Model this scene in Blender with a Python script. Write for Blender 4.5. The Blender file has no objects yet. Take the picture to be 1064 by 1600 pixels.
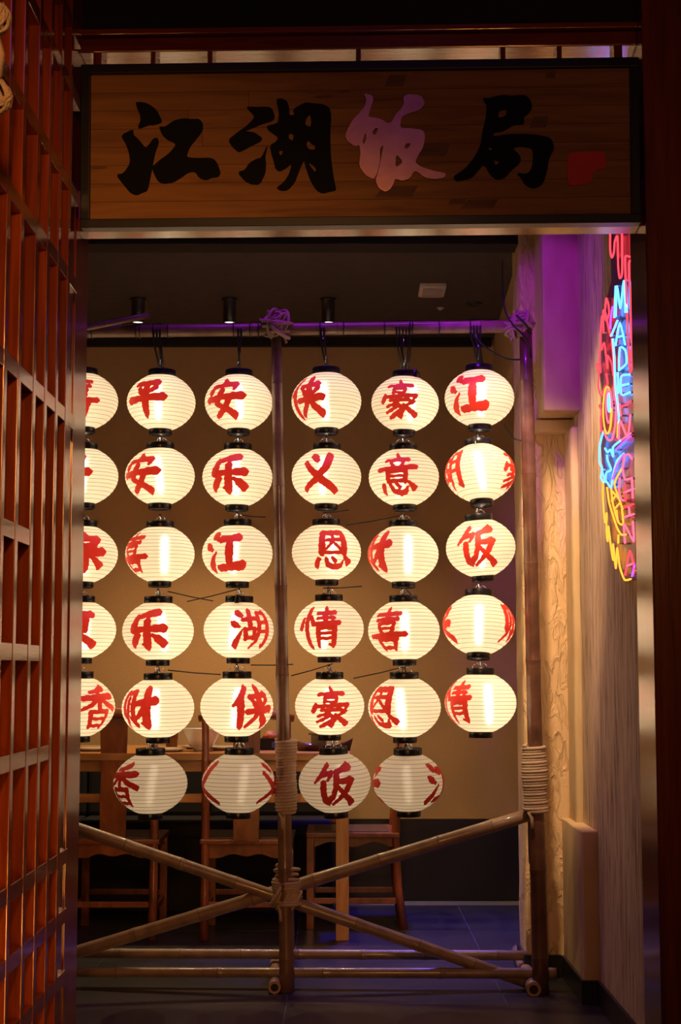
import bpy, bmesh, math, random
from mathutils import Vector, Matrix
import numpy as np
random.seed(7)
S = bpy.context.scene
COL = S.collection
# ------------------------------------------------------------------ camera
F = 2456.0; CX, CY = 532.0, 800.0; HZ = 1048.0; CAMH = 1.2
PITCH = math.atan((HZ - CY) / F)
cd = bpy.data.cameras.new('camera'); cam = bpy.data.objects.new('camera', cd); COL.objects.link(cam)
cam.location = (0, 0, CAMH); cam.rotation_euler = (math.pi/2 + PITCH, 0, 0)
cd.sensor_fit = 'HORIZONTAL'; cd.sensor_width = 24.0; cd.lens = F / 1064 * 24.0
cd.clip_start = .05; S.camera = cam
# ------------------------------------------------------------------ world, exposure, large lights
w = bpy.data.worlds.new('world'); S.world = w; w.use_nodes = True
w.node_tree.nodes['Background'].inputs[0].default_value = (.010, .006, .010, 1)
w.node_tree.nodes['Background'].inputs[1].default_value = .15
S.view_settings.view_transform = 'Standard'; S.view_settings.look = 'None'
S.view_settings.exposure = 0; S.view_settings.gamma = 1; S.view_settings.use_curve_mapping = False

def lamp(name, kind, loc, aim, power, color, size=.1, angle=60, blend=.6):
    d = bpy.data.lights.new(name, kind); d.energy = power; d.color = color
    if kind == 'SPOT':
        d.spot_size = math.radians(angle); d.spot_blend = blend; d.shadow_soft_size = size
    elif kind == 'AREA':
        d.size = size
    else:
        d.shadow_soft_size = size
    o = bpy.data.objects.new(name, d); COL.objects.link(o); o.location = loc
    if aim is not None:
        o.rotation_euler = (Vector(aim) - Vector(loc)).to_track_quat('-Z', 'Y').to_euler()
    return o
# purple party spotlight on the passage ceiling just behind the door head, then added warm fills
lamp('purple_spot', 'SPOT', (.15, 4.5, 3.25), (.80, 6.1, 2.46), 85, (.40, .02, 1.0), .05, 31, .4)
strip = lamp('purple_led_strip', 'AREA', (-.05, 5.80, 3.38), (-.05, 5.86, 0), 2.6, (.42, .04, 1.0), 1.2)
strip.data.shape = 'RECTANGLE'; strip.data.size_y = .06; strip.data.spread = math.radians(75)
lamp('blue_ceiling_spot', 'SPOT', (.40, 7.9, 2.95), (.36, 7.25, 0), 480, (.07, .05, 1.0), .05, 50, 1.0)
lamp('corridor_purple_sign', 'AREA', (.05, .8, 3.25), (.1, 3.5, 2.4), .5, (.50, .12, 1.0), .30)
lamp('lattice_fill_spot', 'SPOT', (-.10, .4, 2.2), (-.68, 3.2, 1.4), 110, (1.0, .42, .11), .10, 54, .7)  # added warm fill aimed at the lattice, no fitting here
lamp('sign_fill', 'AREA', (.45, .5, 1.9), (.4, 3.5, 2.2), 4.5, (1.0, .46, .15), .3)  # added warm fill for the shop sign and right jamb
lamp('low_lattice_fill', 'SPOT', (-.12, .8, .35), (-.66, 3.3, .55), 60, (1.0, .42, .09), .30, 40, .8)  # added low fill that warms the lower lattice slats
lamp('pier_fill_spot', 'SPOT', (.45, 4.8, 3.2), (.88, 6.3, 1.28), 330, (1.0, .67, .38), .06, 32, .6)  # added warm fill to brighten the plaster pier

def P(x, y, d):
    c, s = math.cos(PITCH), math.sin(PITCH)
    a, b = (x - CX) / F, (CY - y) / F
    v = Vector((a, c - b * s, s + b * c)); t = d / v.y
    return Vector((v.x * t, d, CAMH + v.z * t))
def G(x, y, z=0.0):
    c, s = math.cos(PITCH), math.sin(PITCH)
    a, b = (x - CX) / F, (CY - y) / F
    v = Vector((a, c - b * s, s + b * c)); t = (z - CAMH) / v.z
    return Vector((v.x * t, v.y * t, z))
def WX(x, y, X):
    c, s = math.cos(PITCH), math.sin(PITCH)
    a, b = (x - CX) / F, (CY - y) / F
    v = Vector((a, c - b * s, s + b * c)); t = X / v.x
    return Vector((X, v.y * t, CAMH + v.z * t))

# ------------------------------------------------------------------ materials
def new_mat(name):
    m = bpy.data.materials.new(name); m.use_nodes = True
    nt = m.node_tree; b = nt.nodes['Principled BSDF']; return m, nt, b
def N(nt, t, **kw):
    n = nt.nodes.new(t)
    for k, v in kw.items():
        if k in n.inputs: n.inputs[k].default_value = v
        else: setattr(n, k, v)
    return n
def ramp(nt, stops):
    r = nt.nodes.new('ShaderNodeValToRGB'); cr = r.color_ramp
    while len(cr.elements) < len(stops): cr.elements.new(.5)
    for e, (p, c) in zip(cr.elements, stops):
        e.position = p; e.color = (*c, 1)
    return r
def coords(nt, scale=(1, 1, 1), kind='Object'):
    tc = nt.nodes.new('ShaderNodeTexCoord'); mp = nt.nodes.new('ShaderNodeMapping')
    mp.inputs['Scale'].default_value = scale
    nt.links.new(tc.outputs[kind], mp.inputs['Vector']); return mp.outputs['Vector']
def noisy(name, stops, scale=(1, 1, 1), nscale=5, detail=6, rough=.5, bump=0, bscale=None, spec=.5, coat=0, distort=0, metallic=0, per_obj=0, coat_rough=.12):
    m, nt, b = new_mat(name); L = nt.links.new
    v = coords(nt, scale)
    if per_obj:
        oi = nt.nodes.new('ShaderNodeObjectInfo'); ad = N(nt, 'ShaderNodeVectorMath', operation='ADD')
        mu = N(nt, 'ShaderNodeVectorMath', operation='SCALE'); mu.inputs['Scale'].default_value = 40
        cx = nt.nodes.new('ShaderNodeCombineXYZ')
        for i in range(3): L(oi.outputs['Random'], cx.inputs[i])
        L(cx.outputs[0], mu.inputs[0]); L(v, ad.inputs[0]); L(mu.outputs[0], ad.inputs[1]); v = ad.outputs[0]
    n = N(nt, 'ShaderNodeTexNoise', Scale=nscale, Detail=detail, Distortion=distort); L(v, n.inputs['Vector'])
    r = ramp(nt, stops); L(n.outputs['Fac'], r.inputs['Fac'])
    out = r.outputs['Color']
    if per_obj:
        hs = nt.nodes.new('ShaderNodeHueSaturation'); mr = nt.nodes.new('ShaderNodeMapRange')
        mr.inputs['To Min'].default_value = 1 - per_obj; mr.inputs['To Max'].default_value = 1 + per_obj
        L(oi.outputs['Random'], mr.inputs['Value']); L(mr.outputs[0], hs.inputs['Value']); L(out, hs.inputs['Color']); out = hs.outputs['Color']
    L(out, b.inputs['Base Color'])
    b.inputs['Roughness'].default_value = rough; b.inputs['Specular IOR Level'].default_value = spec
    b.inputs['Coat Weight'].default_value = coat; b.inputs['Coat Roughness'].default_value = coat_rough
    b.inputs['Metallic'].default_value = metallic; b.inputs['Coat IOR'].default_value = 1.9
    if bump:
        n2 = N(nt, 'ShaderNodeTexNoise', Scale=bscale or nscale, Detail=detail, Distortion=distort); L(v, n2.inputs['Vector'])
        bp = nt.nodes.new('ShaderNodeBump'); bp.inputs['Strength'].default_value = bump; bp.inputs['Distance'].default_value = .01
        L(n2.outputs['Fac'], bp.inputs['Height']); L(bp.outputs['Normal'], b.inputs['Normal'])
    return m
def plain(name, col, rough=.5, metallic=0, spec=.5, coat=0):
    return noisy(name, [(.3, tuple(c*.88 for c in col)), (.7, tuple(min(1, c*1.1) for c in col))], nscale=14, detail=3, rough=rough, metallic=metallic, spec=spec, coat=coat)
def emis(name, col, strength):
    m = bpy.data.materials.new(name); m.use_nodes = True; nt = m.node_tree
    for n in list(nt.nodes):
        if n.type != 'OUTPUT_MATERIAL': nt.nodes.remove(n)
    e = N(nt, 'ShaderNodeEmission'); e.inputs[0].default_value = (*col, 1); e.inputs[1].default_value = strength
    nt.links.new(e.outputs[0], nt.nodes['Material Output'].inputs[0]); return m
RED = [(.25, (.12, .017, .003)), (.5, (.24, .037, .006)), (.75, (.34, .062, .010))]
M = {}
M['red_wood_v'] = noisy('red varnished wood, upright grain', RED, (22, 22, 1.6), 2.2, 6, .22, .05, 5, .6, 1.0, .6, per_obj=.12, coat_rough=.10)
M['red_wood_h'] = noisy('red varnished wood, level grain', RED, (1.6, 22, 22), 2.2, 6, .22, .05, 5, .6, 1.0, .6, per_obj=.12, coat_rough=.10)
M['red_wood_d'] = noisy('red varnished wood, depth grain', RED, (22, 1.6, 22), 2.2, 6, .22, .05, 5, .6, 1.0, .6, per_obj=.12, coat_rough=.10)
for k in 'vhd':
    b_ = M['red_wood_'+k].node_tree.nodes['Principled BSDF']; b_.inputs['Coat Weight'].default_value = .35; b_.inputs['Coat IOR'].default_value = 1.6
    b_.inputs['IOR'].default_value = 1.9; b_.inputs['Specular Tint'].default_value = (1.0, .74, .52, 1); b_.inputs['Roughness'].default_value = .17
M['pine'] = noisy('stained pine', [(.25, (.20, .075, .016)), (.5, (.33, .14, .034)), (.78, (.40, .18, .045))], (1.4, 16, 16), 2.4, 6, .55, .04, 6, .3, 0, .8, per_obj=.09)
M['knot'] = noisy('pine knot', [(.3, (.12, .038, .009)), (.7, (.20, .078, .018))], (4, 30, 30), 3, 4, .6)
M['ink'] = plain('black lacquer lettering', (.004, .003, .004), .6, spec=.12)
M['frame_black'] = plain('black painted frame', (.008, .007, .010), .38, spec=.4)
M['copper'] = noisy('copper lettering', [(.3, (.42, .20, .13)), (.7, (.60, .32, .22))], (1, 1, 1), 9, 5, .32, .05, 30, metallic=.9)
M['seal'] = plain('red seal paint', (.75, .015, .006), .5)
M['chair_wood'] = noisy('reddish chair wood', [(.3, (.19, .042, .009)), (.7, (.36, .092, .018))], (5, 5, 2), 4, 5, .33, .03, 8, .5, .3, .8, per_obj=.1)
M['table_wood'] = noisy('honey table wood', [(.3, (.42, .165, .04)), (.7, (.60, .26, .07))], (2, 12, 12), 3, 5, .38, .03, 8, .5, .2, .6)
M['plank_wood'] = noisy('pale pine leg', [(.25, (.48, .20, .045)), (.5, (.66, .31, .075)), (.75, (.72, .37, .10))], (14, 14, 1.3), 2.4, 6, .45, .03, 8, .4, 0, 1.0)
M['bamboo'] = noisy('dry bamboo', [(.25, (.17, .10, .066)), (.55, (.27, .165, .112)), (.8, (.33, .215, .15))], (12, 12, 12), 1.4, 7, .42, .03, 12, .45, .15, .4, per_obj=.12)
M['bamboo_dark'] = noisy('dark red-brown bamboo', [(.25, (.07, .028, .018)), (.55, (.13, .055, .034)), (.8, (.18, .085, .05))], (12, 12, 12), 1.4, 7, .38, .03, 12, .5, .2, .4)  # darker red-brown colour for the right post and its rear leg
M['bamboo_mid'] = noisy('mid-dark brown bamboo', [(.25, (.13, .065, .045)), (.55, (.20, .11, .075)), (.8, (.26, .15, .10))], (12, 12, 12), 1.4, 7, .40, .03, 12, .5, .2, .4)  # mid-dark brown colour for the middle post
M['bamboo_node'] = plain('bamboo node', (.15, .075, .035), .6)
M['bamboo_cut'] = plain('bamboo cut end', (.42, .26, .13), .75)
M['bamboo_hollow'] = plain('bamboo hollow', (.03, .016, .01), .9)
M['rope'] = noisy('jute rope', [(.3, (.38, .26, .17)), (.7, (.62, .46, .34))], (60, 60, 60), 6, 4, .85, .35, 20)
M['black_plastic'] = plain('black plastic', (.009, .009, .012), .28, spec=.5)
M['cable'] = plain('black cable', (.007, .007, .009), .4)
M['steel_wire'] = plain('steel wire', (.75, .75, .78), .2, metallic=1)
M['tile'] = noisy('dark slate tile', [(.3, (.016, .016, .019)), (.7, (.034, .033, .037))], (1, 1, 1), 3, 7, .36, .03, 30, .5, per_obj=.1)
M['grout'] = plain('pale grout', (.13, .12, .13), .8)
M['skirting'] = plain('black stone skirting', (.012, .012, .016), .28)
M['ceiling'] = plain('dark ceiling paint', (.060, .048, .044), .8)
M['blackpaint'] = plain('black paint', (.010, .008, .012), .75)
M['backwall'] = noisy('tan fabric wallpaper', [(.3, (.52, .325, .155)), (.7, (.60, .385, .19))], (20, 20, 60), 8, 4, .85, .06, 20)
M['ware'] = plain('white glazed ware', (.78, .76, .74), .18, coat=.4)
M['white_plastic'] = plain('white plastic', (.62, .56, .55), .4)
M['grey_plastic'] = plain('grey grille', (.40, .36, .38), .5)
M['dark_wood'] = noisy('dark walnut', [(.3, (.06, .018, .008)), (.7, (.12, .038, .016))], (3, 12, 12), 4, 5, .3, .02, 8, .5, .3)
M['food'] = noisy('orange food', [(.3, (.30, .05, .01)), (.7, (.62, .20, .04))], (1, 1, 1), 60, 3, .6)
M['blue_box'] = plain('blue packet', (.02, .04, .35), .35)
M['brown_glass'] = plain('amber glass', (.20, .09, .03), .1)
M['spot_face'] = emis('downlight lens', (1.0, .93, .82), 2.2)

def plaster_streak():
    m, nt, b = new_mat('streaked plaster'); L = nt.links.new
    v = coords(nt, (1, 5, .5)); n = N(nt, 'ShaderNodeTexNoise', Scale=9, Detail=7, Distortion=.5); L(v, n.inputs['Vector'])
    r = ramp(nt, [(.28, (.16, .085, .04)), (.37, (.46, .31, .19)), (.52, (.62, .45, .30)), (.72, (.72, .55, .40))]); L(n.outputs['Fac'], r.inputs['Fac'])
    v2 = coords(nt, (1, 13, .8)); n2 = N(nt, 'ShaderNodeTexNoise', Scale=7, Detail=8); L(v2, n2.inputs['Vector'])
    r2 = ramp(nt, [(.34, (.10, .05, .025)), (.41, (1, 1, 1))]); L(n2.outputs['Fac'], r2.inputs['Fac'])
    mx = N(nt, 'ShaderNodeMix', data_type='RGBA', blend_type='MULTIPLY'); mx.inputs[0].default_value = .75
    L(r.outputs[0], mx.inputs[6]); L(r2.outputs[0], mx.inputs[7]); L(mx.outputs[2], b.inputs['Base Color'])
    b.inputs['Roughness'].default_value = .85
    bp = nt.nodes.new('ShaderNodeBump'); bp.inputs['Strength'].default_value = .7; bp.inputs['Distance'].default_value = .01
    L(n2.outputs['Fac'], bp.inputs['Height']); L(bp.outputs[0], b.inputs['Normal']); return m
def plaster_rough():
    m, nt, b = new_mat('trowelled plaster'); L = nt.links.new
    v = coords(nt, (9, 9, 3.2)); n = N(nt, 'ShaderNodeTexNoise', Scale=2.6, Detail=6, Distortion=.9); L(v, n.inputs['Vector'])
    r = ramp(nt, [(.2, (.60, .40, .21)), (.8, (.70, .48, .27))]); L(n.outputs['Fac'], r.inputs['Fac']); L(r.outputs[0], b.inputs['Base Color'])
    w1 = ramp(nt, [(.40, (0, 0, 0)), (.50, (.8, .8, .8)), (.56, (.45, .45, .45)), (.7, (.6, .6, .6))]); L(n.outputs['Fac'], w1.inputs['Fac'])
    b.inputs['Roughness'].default_value = .8
    bp = nt.nodes.new('ShaderNodeBump'); bp.inputs['Strength'].default_value = .9; bp.inputs['Distance'].default_value = .008
    L(w1.outputs[0], bp.inputs['Height']); L(bp.outputs[0], b.inputs['Normal']); return m
M['streak'] = plaster_streak(); M['trowel'] = plaster_rough()
M['smooth_plaster'] = noisy('smooth plaster', [(.3, (.55, .38, .20)), (.7, (.64, .46, .26))], (3, 3, 1), 6, 5, .8, .12, 12)

def paper(name, strength, col, trans, bulbmix):
    m = bpy.data.materials.new(name); m.use_nodes = True; nt = m.node_tree; L = nt.links.new
    nt.nodes.remove(nt.nodes['Principled BSDF']); out = nt.nodes['Material Output']
    v = coords(nt, (1, 1, 2.2)); n = N(nt, 'ShaderNodeTexNoise', Scale=14, Detail=5, Distortion=.4); L(v, n.inputs['Vector'])
    r = ramp(nt, [(.3, tuple(c*.93 for c in col)), (.7, col)]); L(n.outputs['Fac'], r.inputs['Fac'])
    e = N(nt, 'ShaderNodeEmission'); e.inputs[1].default_value = strength; L(r.outputs[0], e.inputs[0])
    t = N(nt, 'ShaderNodeBsdfTranslucent'); t.inputs[0].default_value = (trans*1.0, trans*.90, trans*.72, 1)
    d = N(nt, 'ShaderNodeBsdfDiffuse'); d.inputs[0].default_value = (.62, .55, .46, 1)
    g = N(nt, 'ShaderNodeBsdfRefraction'); g.inputs['IOR'].default_value = 1.12; g.inputs['Roughness'].default_value = .75
    g.inputs[0].default_value = (1, .97, .9, 1)
    m1 = N(nt, 'ShaderNodeMixShader'); m1.inputs[0].default_value = .45; L(t.outputs[0], m1.inputs[1]); L(d.outputs[0], m1.inputs[2])
    m2 = N(nt, 'ShaderNodeMixShader'); m2.inputs[0].default_value = bulbmix; L(m1.outputs[0], m2.inputs[1]); L(g.outputs[0], m2.inputs[2])
    a = N(nt, 'ShaderNodeAddShader'); L(m2.outputs[0], a.inputs[0]); L(e.outputs[0], a.inputs[1]); L(a.outputs[0], out.inputs[0])
    return m
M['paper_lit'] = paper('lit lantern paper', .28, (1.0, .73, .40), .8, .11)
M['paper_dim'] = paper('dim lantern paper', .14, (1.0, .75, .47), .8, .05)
def redpaint(name, s):
    m = bpy.data.materials.new(name); m.use_nodes = True; nt = m.node_tree; L = nt.links.new
    b = nt.nodes['Principled BSDF']; v = coords(nt); n = N(nt, 'ShaderNodeTexNoise', Scale=60, Detail=4); L(v, n.inputs['Vector'])
    r = ramp(nt, [(.3, (.50, .018, .008)), (.7, (.62, .028, .010))]); L(n.outputs['Fac'], r.inputs['Fac']); L(r.outputs[0], b.inputs['Base Color'])
    L(r.outputs[0], b.inputs['Emission Color']); b.inputs['Emission Strength'].default_value = s; b.inputs['Roughness'].default_value = .6
    return m
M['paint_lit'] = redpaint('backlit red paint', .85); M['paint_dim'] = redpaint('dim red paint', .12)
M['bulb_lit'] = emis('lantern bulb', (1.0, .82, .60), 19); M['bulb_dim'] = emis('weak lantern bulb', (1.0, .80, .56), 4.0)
M['rib'] = plain('lantern rib', (.20, .12, .06), .7)
NEON = {'r': emis('red neon', (1.0, .04, .06), 2.6), 'b': emis('blue neon', (.05, .28, 1.0), 6.5), 'y': emis('yellow neon', (1.0, .31, .03), 2.4), 'p': emis('violet neon', (.35, .08, 1.0), 2.2), 'k': emis('pink neon', (1.0, .09, .16), 2.7)}
M['acrylic_r'] = plain('red tube coating', (.35, .01, .03), .3)

# ------------------------------------------------------------------ mesh helpers
class MB:
    def __init__(s): s.v = []; s.f = []; s.smooth = []
    def add(s, vs, fs, smooth=False):
        o = len(s.v); s.v += [tuple(p) for p in vs]; s.f += [[i + o for i in f] for f in fs]; s.smooth += [smooth]*len(fs); return s
    def box(s, a, b):
        x0, y0, z0 = a; x1, y1, z1 = b
        return s.add([(x0,y0,z0),(x1,y0,z0),(x1,y1,z0),(x0,y1,z0),(x0,y0,z1),(x1,y0,z1),(x1,y1,z1),(x0,y1,z1)],
                     [(3,2,1,0),(4,5,6,7),(0,1,5,4),(1,2,6,5),(2,3,7,6),(3,0,4,7)])
    def tube(s, pts, r, n=8, closed=False, caps=True):
        pts = [Vector(p) for p in pts]; k = len(pts); rs = r if isinstance(r, (list, tuple)) else [r]*k
        T = []
        for i in range(k):
            a = pts[(i-1) % k] if (closed or i) else pts[0]; b = pts[(i+1) % k] if (closed or i < k-1) else pts[-1]
            t = (b - a); T.append(t.normalized() if t.length > 1e-9 else Vector((0, 0, 1)))
        u = T[0].orthogonal().normalized(); vs = []
        for i in range(k):
            u = (u - T[i] * u.dot(T[i])); u = u.normalized() if u.length > 1e-6 else T[i].orthogonal().normalized()
            w_ = T[i].cross(u)
            for j in range(n):
                an = 2*math.pi*j/n; vs.append(pts[i] + (u*math.cos(an) + w_*math.sin(an)) * rs[i])
        fs = []
        for i in range(k if closed else k-1):
            i2 = (i+1) % k
            for j in range(n): fs.append((i*n+j, i*n+(j+1) % n, i2*n+(j+1) % n, i2*n+j))
        s.add(vs, fs, True)
        if caps and not closed:
            o = len(s.v) - len(vs); s.f.append([o+j for j in range(n)][::-1]); s.f.append([o+(k-1)*n+j for j in range(n)]); s.smooth += [False]*2
        return s
    def lathe(s, prof, n=32, c=(0,0,0), cap=False):
        vs = []
        for r, z in prof:
            for j in range(n):
                a = 2*math.pi*j/n; vs.append((c[0]+r*math.cos(a), c[1]+r*math.sin(a), c[2]+z))
        fs = []
        for i in range(len(prof)-1):
            for j in range(n): fs.append((i*n+j, i*n+(j+1) % n, (i+1)*n+(j+1) % n, (i+1)*n+j))
        s.add(vs, fs, True)
        if cap:
            o = len(s.v)-len(vs); s.f.append([o+j for j in range(n)][::-1]); s.f.append([o+(len(prof)-1)*n+j for j in range(n)]); s.smooth += [False]*2
        return s
    def prism(s, poly, y0, y1):           # poly in x,z ; extruded along y
        n = len(poly)
        vs = [(x, y0, z) for x, z in poly] + [(x, y1, z) for x, z in poly]
        return s.add(vs, [list(range(n)), list(range(n, 2*n))[::-1]] + [(i, i+n, (i+1) % n + n, (i+1) % n) for i in range(n)])
    def mesh(s, name, mat, bevel=0):
        me = bpy.data.meshes.new(name); me.from_pydata(s.v, [], s.f); me.polygons.foreach_set('use_smooth', s.smooth)
        bm = bmesh.new(); bm.from_mesh(me); bmesh.ops.recalc_face_normals(bm, faces=bm.faces)
        if bevel: bmesh.ops.bevel(bm, geom=list(bm.edges), offset=bevel, segments=2, profile=.6, affect='EDGES')
        bm.to_mesh(me); bm.free()
        me.materials.append(M[mat] if isinstance(mat, str) else mat); return me
    def build(s, name, mat, parent=None, bevel=0, loc=None):
        return link(name, s.mesh(name, mat, bevel), parent, loc)
def link(name, me, parent=None, loc=None):
    o = bpy.data.objects.new(name, me); COL.objects.link(o)
    if parent: o.parent = parent
    if loc is not None: o.location = loc
    return o
def boxo(name, a, b, mat, parent=None, bevel=.002):
    """box whose object origin sits at its base centre; corners in the parent's space"""
    c = Vector(((a[0]+b[0])/2, (a[1]+b[1])/2, a[2])) if parent is None else Vector((0, 0, 0))
    return MB().box(Vector(a)-c, Vector(b)-c).build(name, mat, parent, bevel, c)
def empty(name, loc, label, cat, group=None, rz=0):
    o = bpy.data.objects.new(name, None); COL.objects.link(o); o.location = loc; o.rotation_euler = (0, 0, rz)
    o.empty_display_size = .05; return tag(o, label, cat, group)
def tag(o, label, cat, group=None):
    o['label'] = label; o['category'] = cat
    if group: o['group'] = group
    return o
def struct(o, label, cat='structure'):
    o['kind'] = 'structure'; o['label'] = label; o['category'] = cat; return o
def arc(fn, n): return [fn(i/(n-1)) for i in range(n)]

# ================================================================== THE SETTING
CEIL = 3.0; BACK = 8.44; WR = .94
# floor: bedding plus tiles
fl = MB().box((-3.3, -.6, -.06), (1.6, BACK, -.004)).build('floor', 'grout'); struct(fl, 'dark slate tiled floor with thin pale joints', 'floor')
tl = .80; tme = MB().box((-tl/2+.0018, -tl/2+.0018, -.02), (tl/2-.0018, tl/2-.0018, 0)).mesh('tile', 'tile', .001)
x0t = G(758, 1500).x - 4*tl - tl/2
for i in range(6):
    for j in range(11):
        o = link('tile', tme, fl, (x0t + (i+.0)*tl, .0 + j*tl - .15, 0))
        if x0t + i*tl > 1.6: bpy.data.objects.remove(o)
struct(MB().box((-3.3, 6.0, CEIL), (1.6, BACK+.1, CEIL+.1)).build('ceiling', 'ceiling'), 'dark painted ceiling above the dining room', 'ceiling')
struct(MB().box((-3.3, -.6, 3.45), (1.6, 6.0, 3.55)).build('ceiling_passage', 'blackpaint'), 'black ceiling over the entrance passage', 'ceiling')
zb = P(500, 395, 6.5).z
struct(boxo('trim_1', (-3.3, 6.36, zb), (.735, 6.5, 3.45), 'blackpaint'), 'black bulkhead beam across the front of the dining room ceiling', 'beam')
struct(MB().box((-3.3, BACK, -.06), (1.6, BACK+.12, 3.1)).build('wall_back', 'backwall'), 'tan wallpapered back wall behind the hanging lanterns', 'wall')
zs = P(700, 1279, BACK).z
struct(boxo('baseboard_back', (-3.3, BACK-.02, 0), (1.4, BACK, zs), 'skirting'), 'tall black stone skirting along the back wall', 'baseboard')
struct(boxo('trim_2', (-3.3, BACK-.05, CEIL-.045), (.82, BACK, CEIL), 'blackpaint'), 'black cornice strip where back wall meets ceiling', 'trim')
struct(MB().box((-3.42, -.6, -.06), (-3.3, BACK, 3.55)).build('wall_left', 'backwall'), 'far left dining room wall hidden behind the lattice', 'wall')
# right wall and its plaster steps
wr = MB().box((WR, 1.0, -.06), (WR+.25, 6.6, 3.45)).build('wall_right', 'streak'); struct(wr, 'streaked brown plaster wall carrying the neon sign', 'wall')
struct(MB().box((1.4, 6.6, -.06), (1.6, BACK, 3.1)).build('wall_right_rear', 'backwall'), 'rear part of the right wall hidden behind the plaster pier', 'wall')
def rough_box(name, a, b, mat, bev=.012, seed=0, amp=.004, cuts=10):
    me = MB().box(a, b).mesh(name, mat); bm = bmesh.new(); bm.from_mesh(me)
    bmesh.ops.bevel(bm, geom=list(bm.edges), offset=bev, segments=3, profile=.5, affect='EDGES')
    for it in range(3):
        es = [e for e in bm.edges if e.calc_length() > .16]
        if es: bmesh.ops.subdivide_edges(bm, edges=es, cuts=3, use_grid_fill=True)
    from mathutils import noise
    for v in bm.verts:
        p = v.co*7 + Vector((seed, 0, 0)); n_ = noise.noise_vector(p)
        v.co += n_*amp
    for f in bm.faces: f.smooth = True
    bm.to_mesh(me); bm.free(); return link(name, me)
PX0, PX1, PY = P(816, 900, 6.35).x, WR+.01, 6.35
ztop = P(880, 642, 6.1).z
pier = rough_box('pier_wall', (PX0, PY, -.02), (PX1, 6.6, 3.2), 'trowel', .015, 1); struct(pier, 'trowelled tan plaster pier behind the right bamboo post', 'pier')
up = rough_box('pier_wall_upper', (P(850, 600, 6.1).x, 6.1, ztop), (PX1, PY+.01, 3.3), 'smooth_plaster', .008, 3, .002); struct(up, 'upper stepped block of the pier washed in purple light', 'pier')
zm = P(860, 676, 6.30).z
struct(rough_box('trim_3', (PX0+.012, 6.27, zm), (PX1, PY+.01, ztop-.004), 'smooth_plaster', .010, 5, .002), 'rounded plaster moulding under the upper pier block', 'moulding')
zp = P(925, 1307, 5.66).z
struct(rough_box('trim_4', (P(893, 900, 6.2).x, 6.17, zp-.02), (PX1, PY+.01, zm+.01), 'smooth_plaster', .014, 7, .003), 'upright rounded plaster strip beside the trowelled panel', 'moulding')
pl = rough_box('pier_wall_lower', (G(913, 1569).x, G(913, 1569).y, -.02), (PX1, PY+.01, zp), 'smooth_plaster', .007, 9, .003); struct(pl, 'low plaster plinth stepping out at the foot of the pier', 'plinth')
# bulkhead running back at the top of the pier
bx0, bx1, bz = P(812, 400, 6.6).x, P(771, 525, BACK).x, 2.60
m_ = MB().add([(bx0,6.58,bz),(1.2,6.58,bz),(1.2,BACK,bz),(bx1,BACK,bz),(bx0,6.58,3.05),(1.2,6.58,3.05),(1.2,BACK,3.05),(bx1,BACK,3.05)], [(3,2,1,0),(4,5,6,7),(0,1,5,4),(1,2,6,5),(2,3,7,6),(3,0,4,7)])
struct(m_.build('wall_bulkhead', 'smooth_plaster'), 'plaster bulkhead running back beside the dark ceiling', 'wall')
# black baseboards on the right
bh = .085; g0 = G(913, 1569)
struct(boxo('baseboard_right', (WR-.012, 1.0, 0), (WR+.01, g0.y, bh), 'skirting'), 'black skirting along the streaked right wall', 'baseboard')
struct(boxo('baseboard_plinth', (g0.x-.010, g0.y-.010, 0), (WR-.012, PY-.01, bh), 'skirting'), 'black skirting wrapped around the plaster plinth', 'baseboard')
struct(boxo('baseboard_pier', (PX0-.010, PY-.012, 0), (g0.x-.010, 6.61, bh), 'skirting'), 'black skirting at the foot of the plaster pier', 'baseboard')

# ------------------------------------------------------------------ door frame (facade), right side a little nearer
FA = math.radians(-2.0)
FY = 3.68
def FP(x, y, off=0):     # pixel -> point on the facade plane
    d = FY
    for _ in range(4):
        p = P(x, y, d); d = FY + off + math.tan(FA)*p.x
    return P(x, y, d)
fr = empty('door_frame', (0, FY, 0), 'red varnished timber door frame around the entrance', 'door frame', rz=FA)
del fr['category']; fr['kind'] = 'structure'; fr['category'] = 'door frame'
Minv = fr.matrix_basis.inverted()
def FL(x, y, off=0): return Minv @ FP(x, y, off)
xl, xr = FL(139, 363, .11).x, FL(984, 363, .12).x
lin = FL(560, 358, -.03).z
top = FL(560, 75, -.05).z
boxo('jamb', (xl-.075, -.11, 0), (xl, .11, 3.44), 'red_wood_v', fr, .004)
boxo('jamb', (xr, -.12, 0), (xr+.20, .12, 3.44), 'red_wood_v', fr, .004)
boxo('jamb_bead', (xl, -.055, 0), (xl+.003, -.045, lin), 'red_wood_v', fr, .001)
boxo('lintel', (xl, -.035, lin), (xr, .035, lin+.10), 'red_wood_h', fr, .003)
boxo('top_rail', (xl, -.045, top), (xr, .045, top+.035), 'red_wood_h', fr, .003)
boxo('top_rail', (xl, -.060, top+.038), (xr, .045, top+.052), 'red_wood_h', fr, .002)
boxo('head_panel', (xl, -.01, top+.053), (xr, .03, 3.44), 'blackpaint', fr, .001)
for px in (152, 239, 328, 560, 786, 874, 966):
    c = FL(px, 86, -.045).x; hw = .006 if px not in (152, 966) else .010
    boxo('transom_bar', (c-hw, -.044, lin+.10), (c+hw, .03, top), 'red_wood_v', fr, .0015)
# wall above and beside the frame
struct(boxo('wall_front_right', (P(1064, 800, FY).x-.02+.06, FY-.09, 0), (1.25, FY+.09, 3.45), 'red_wood_v'), 'red timber boarding right of the doorway', 'wall')

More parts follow.
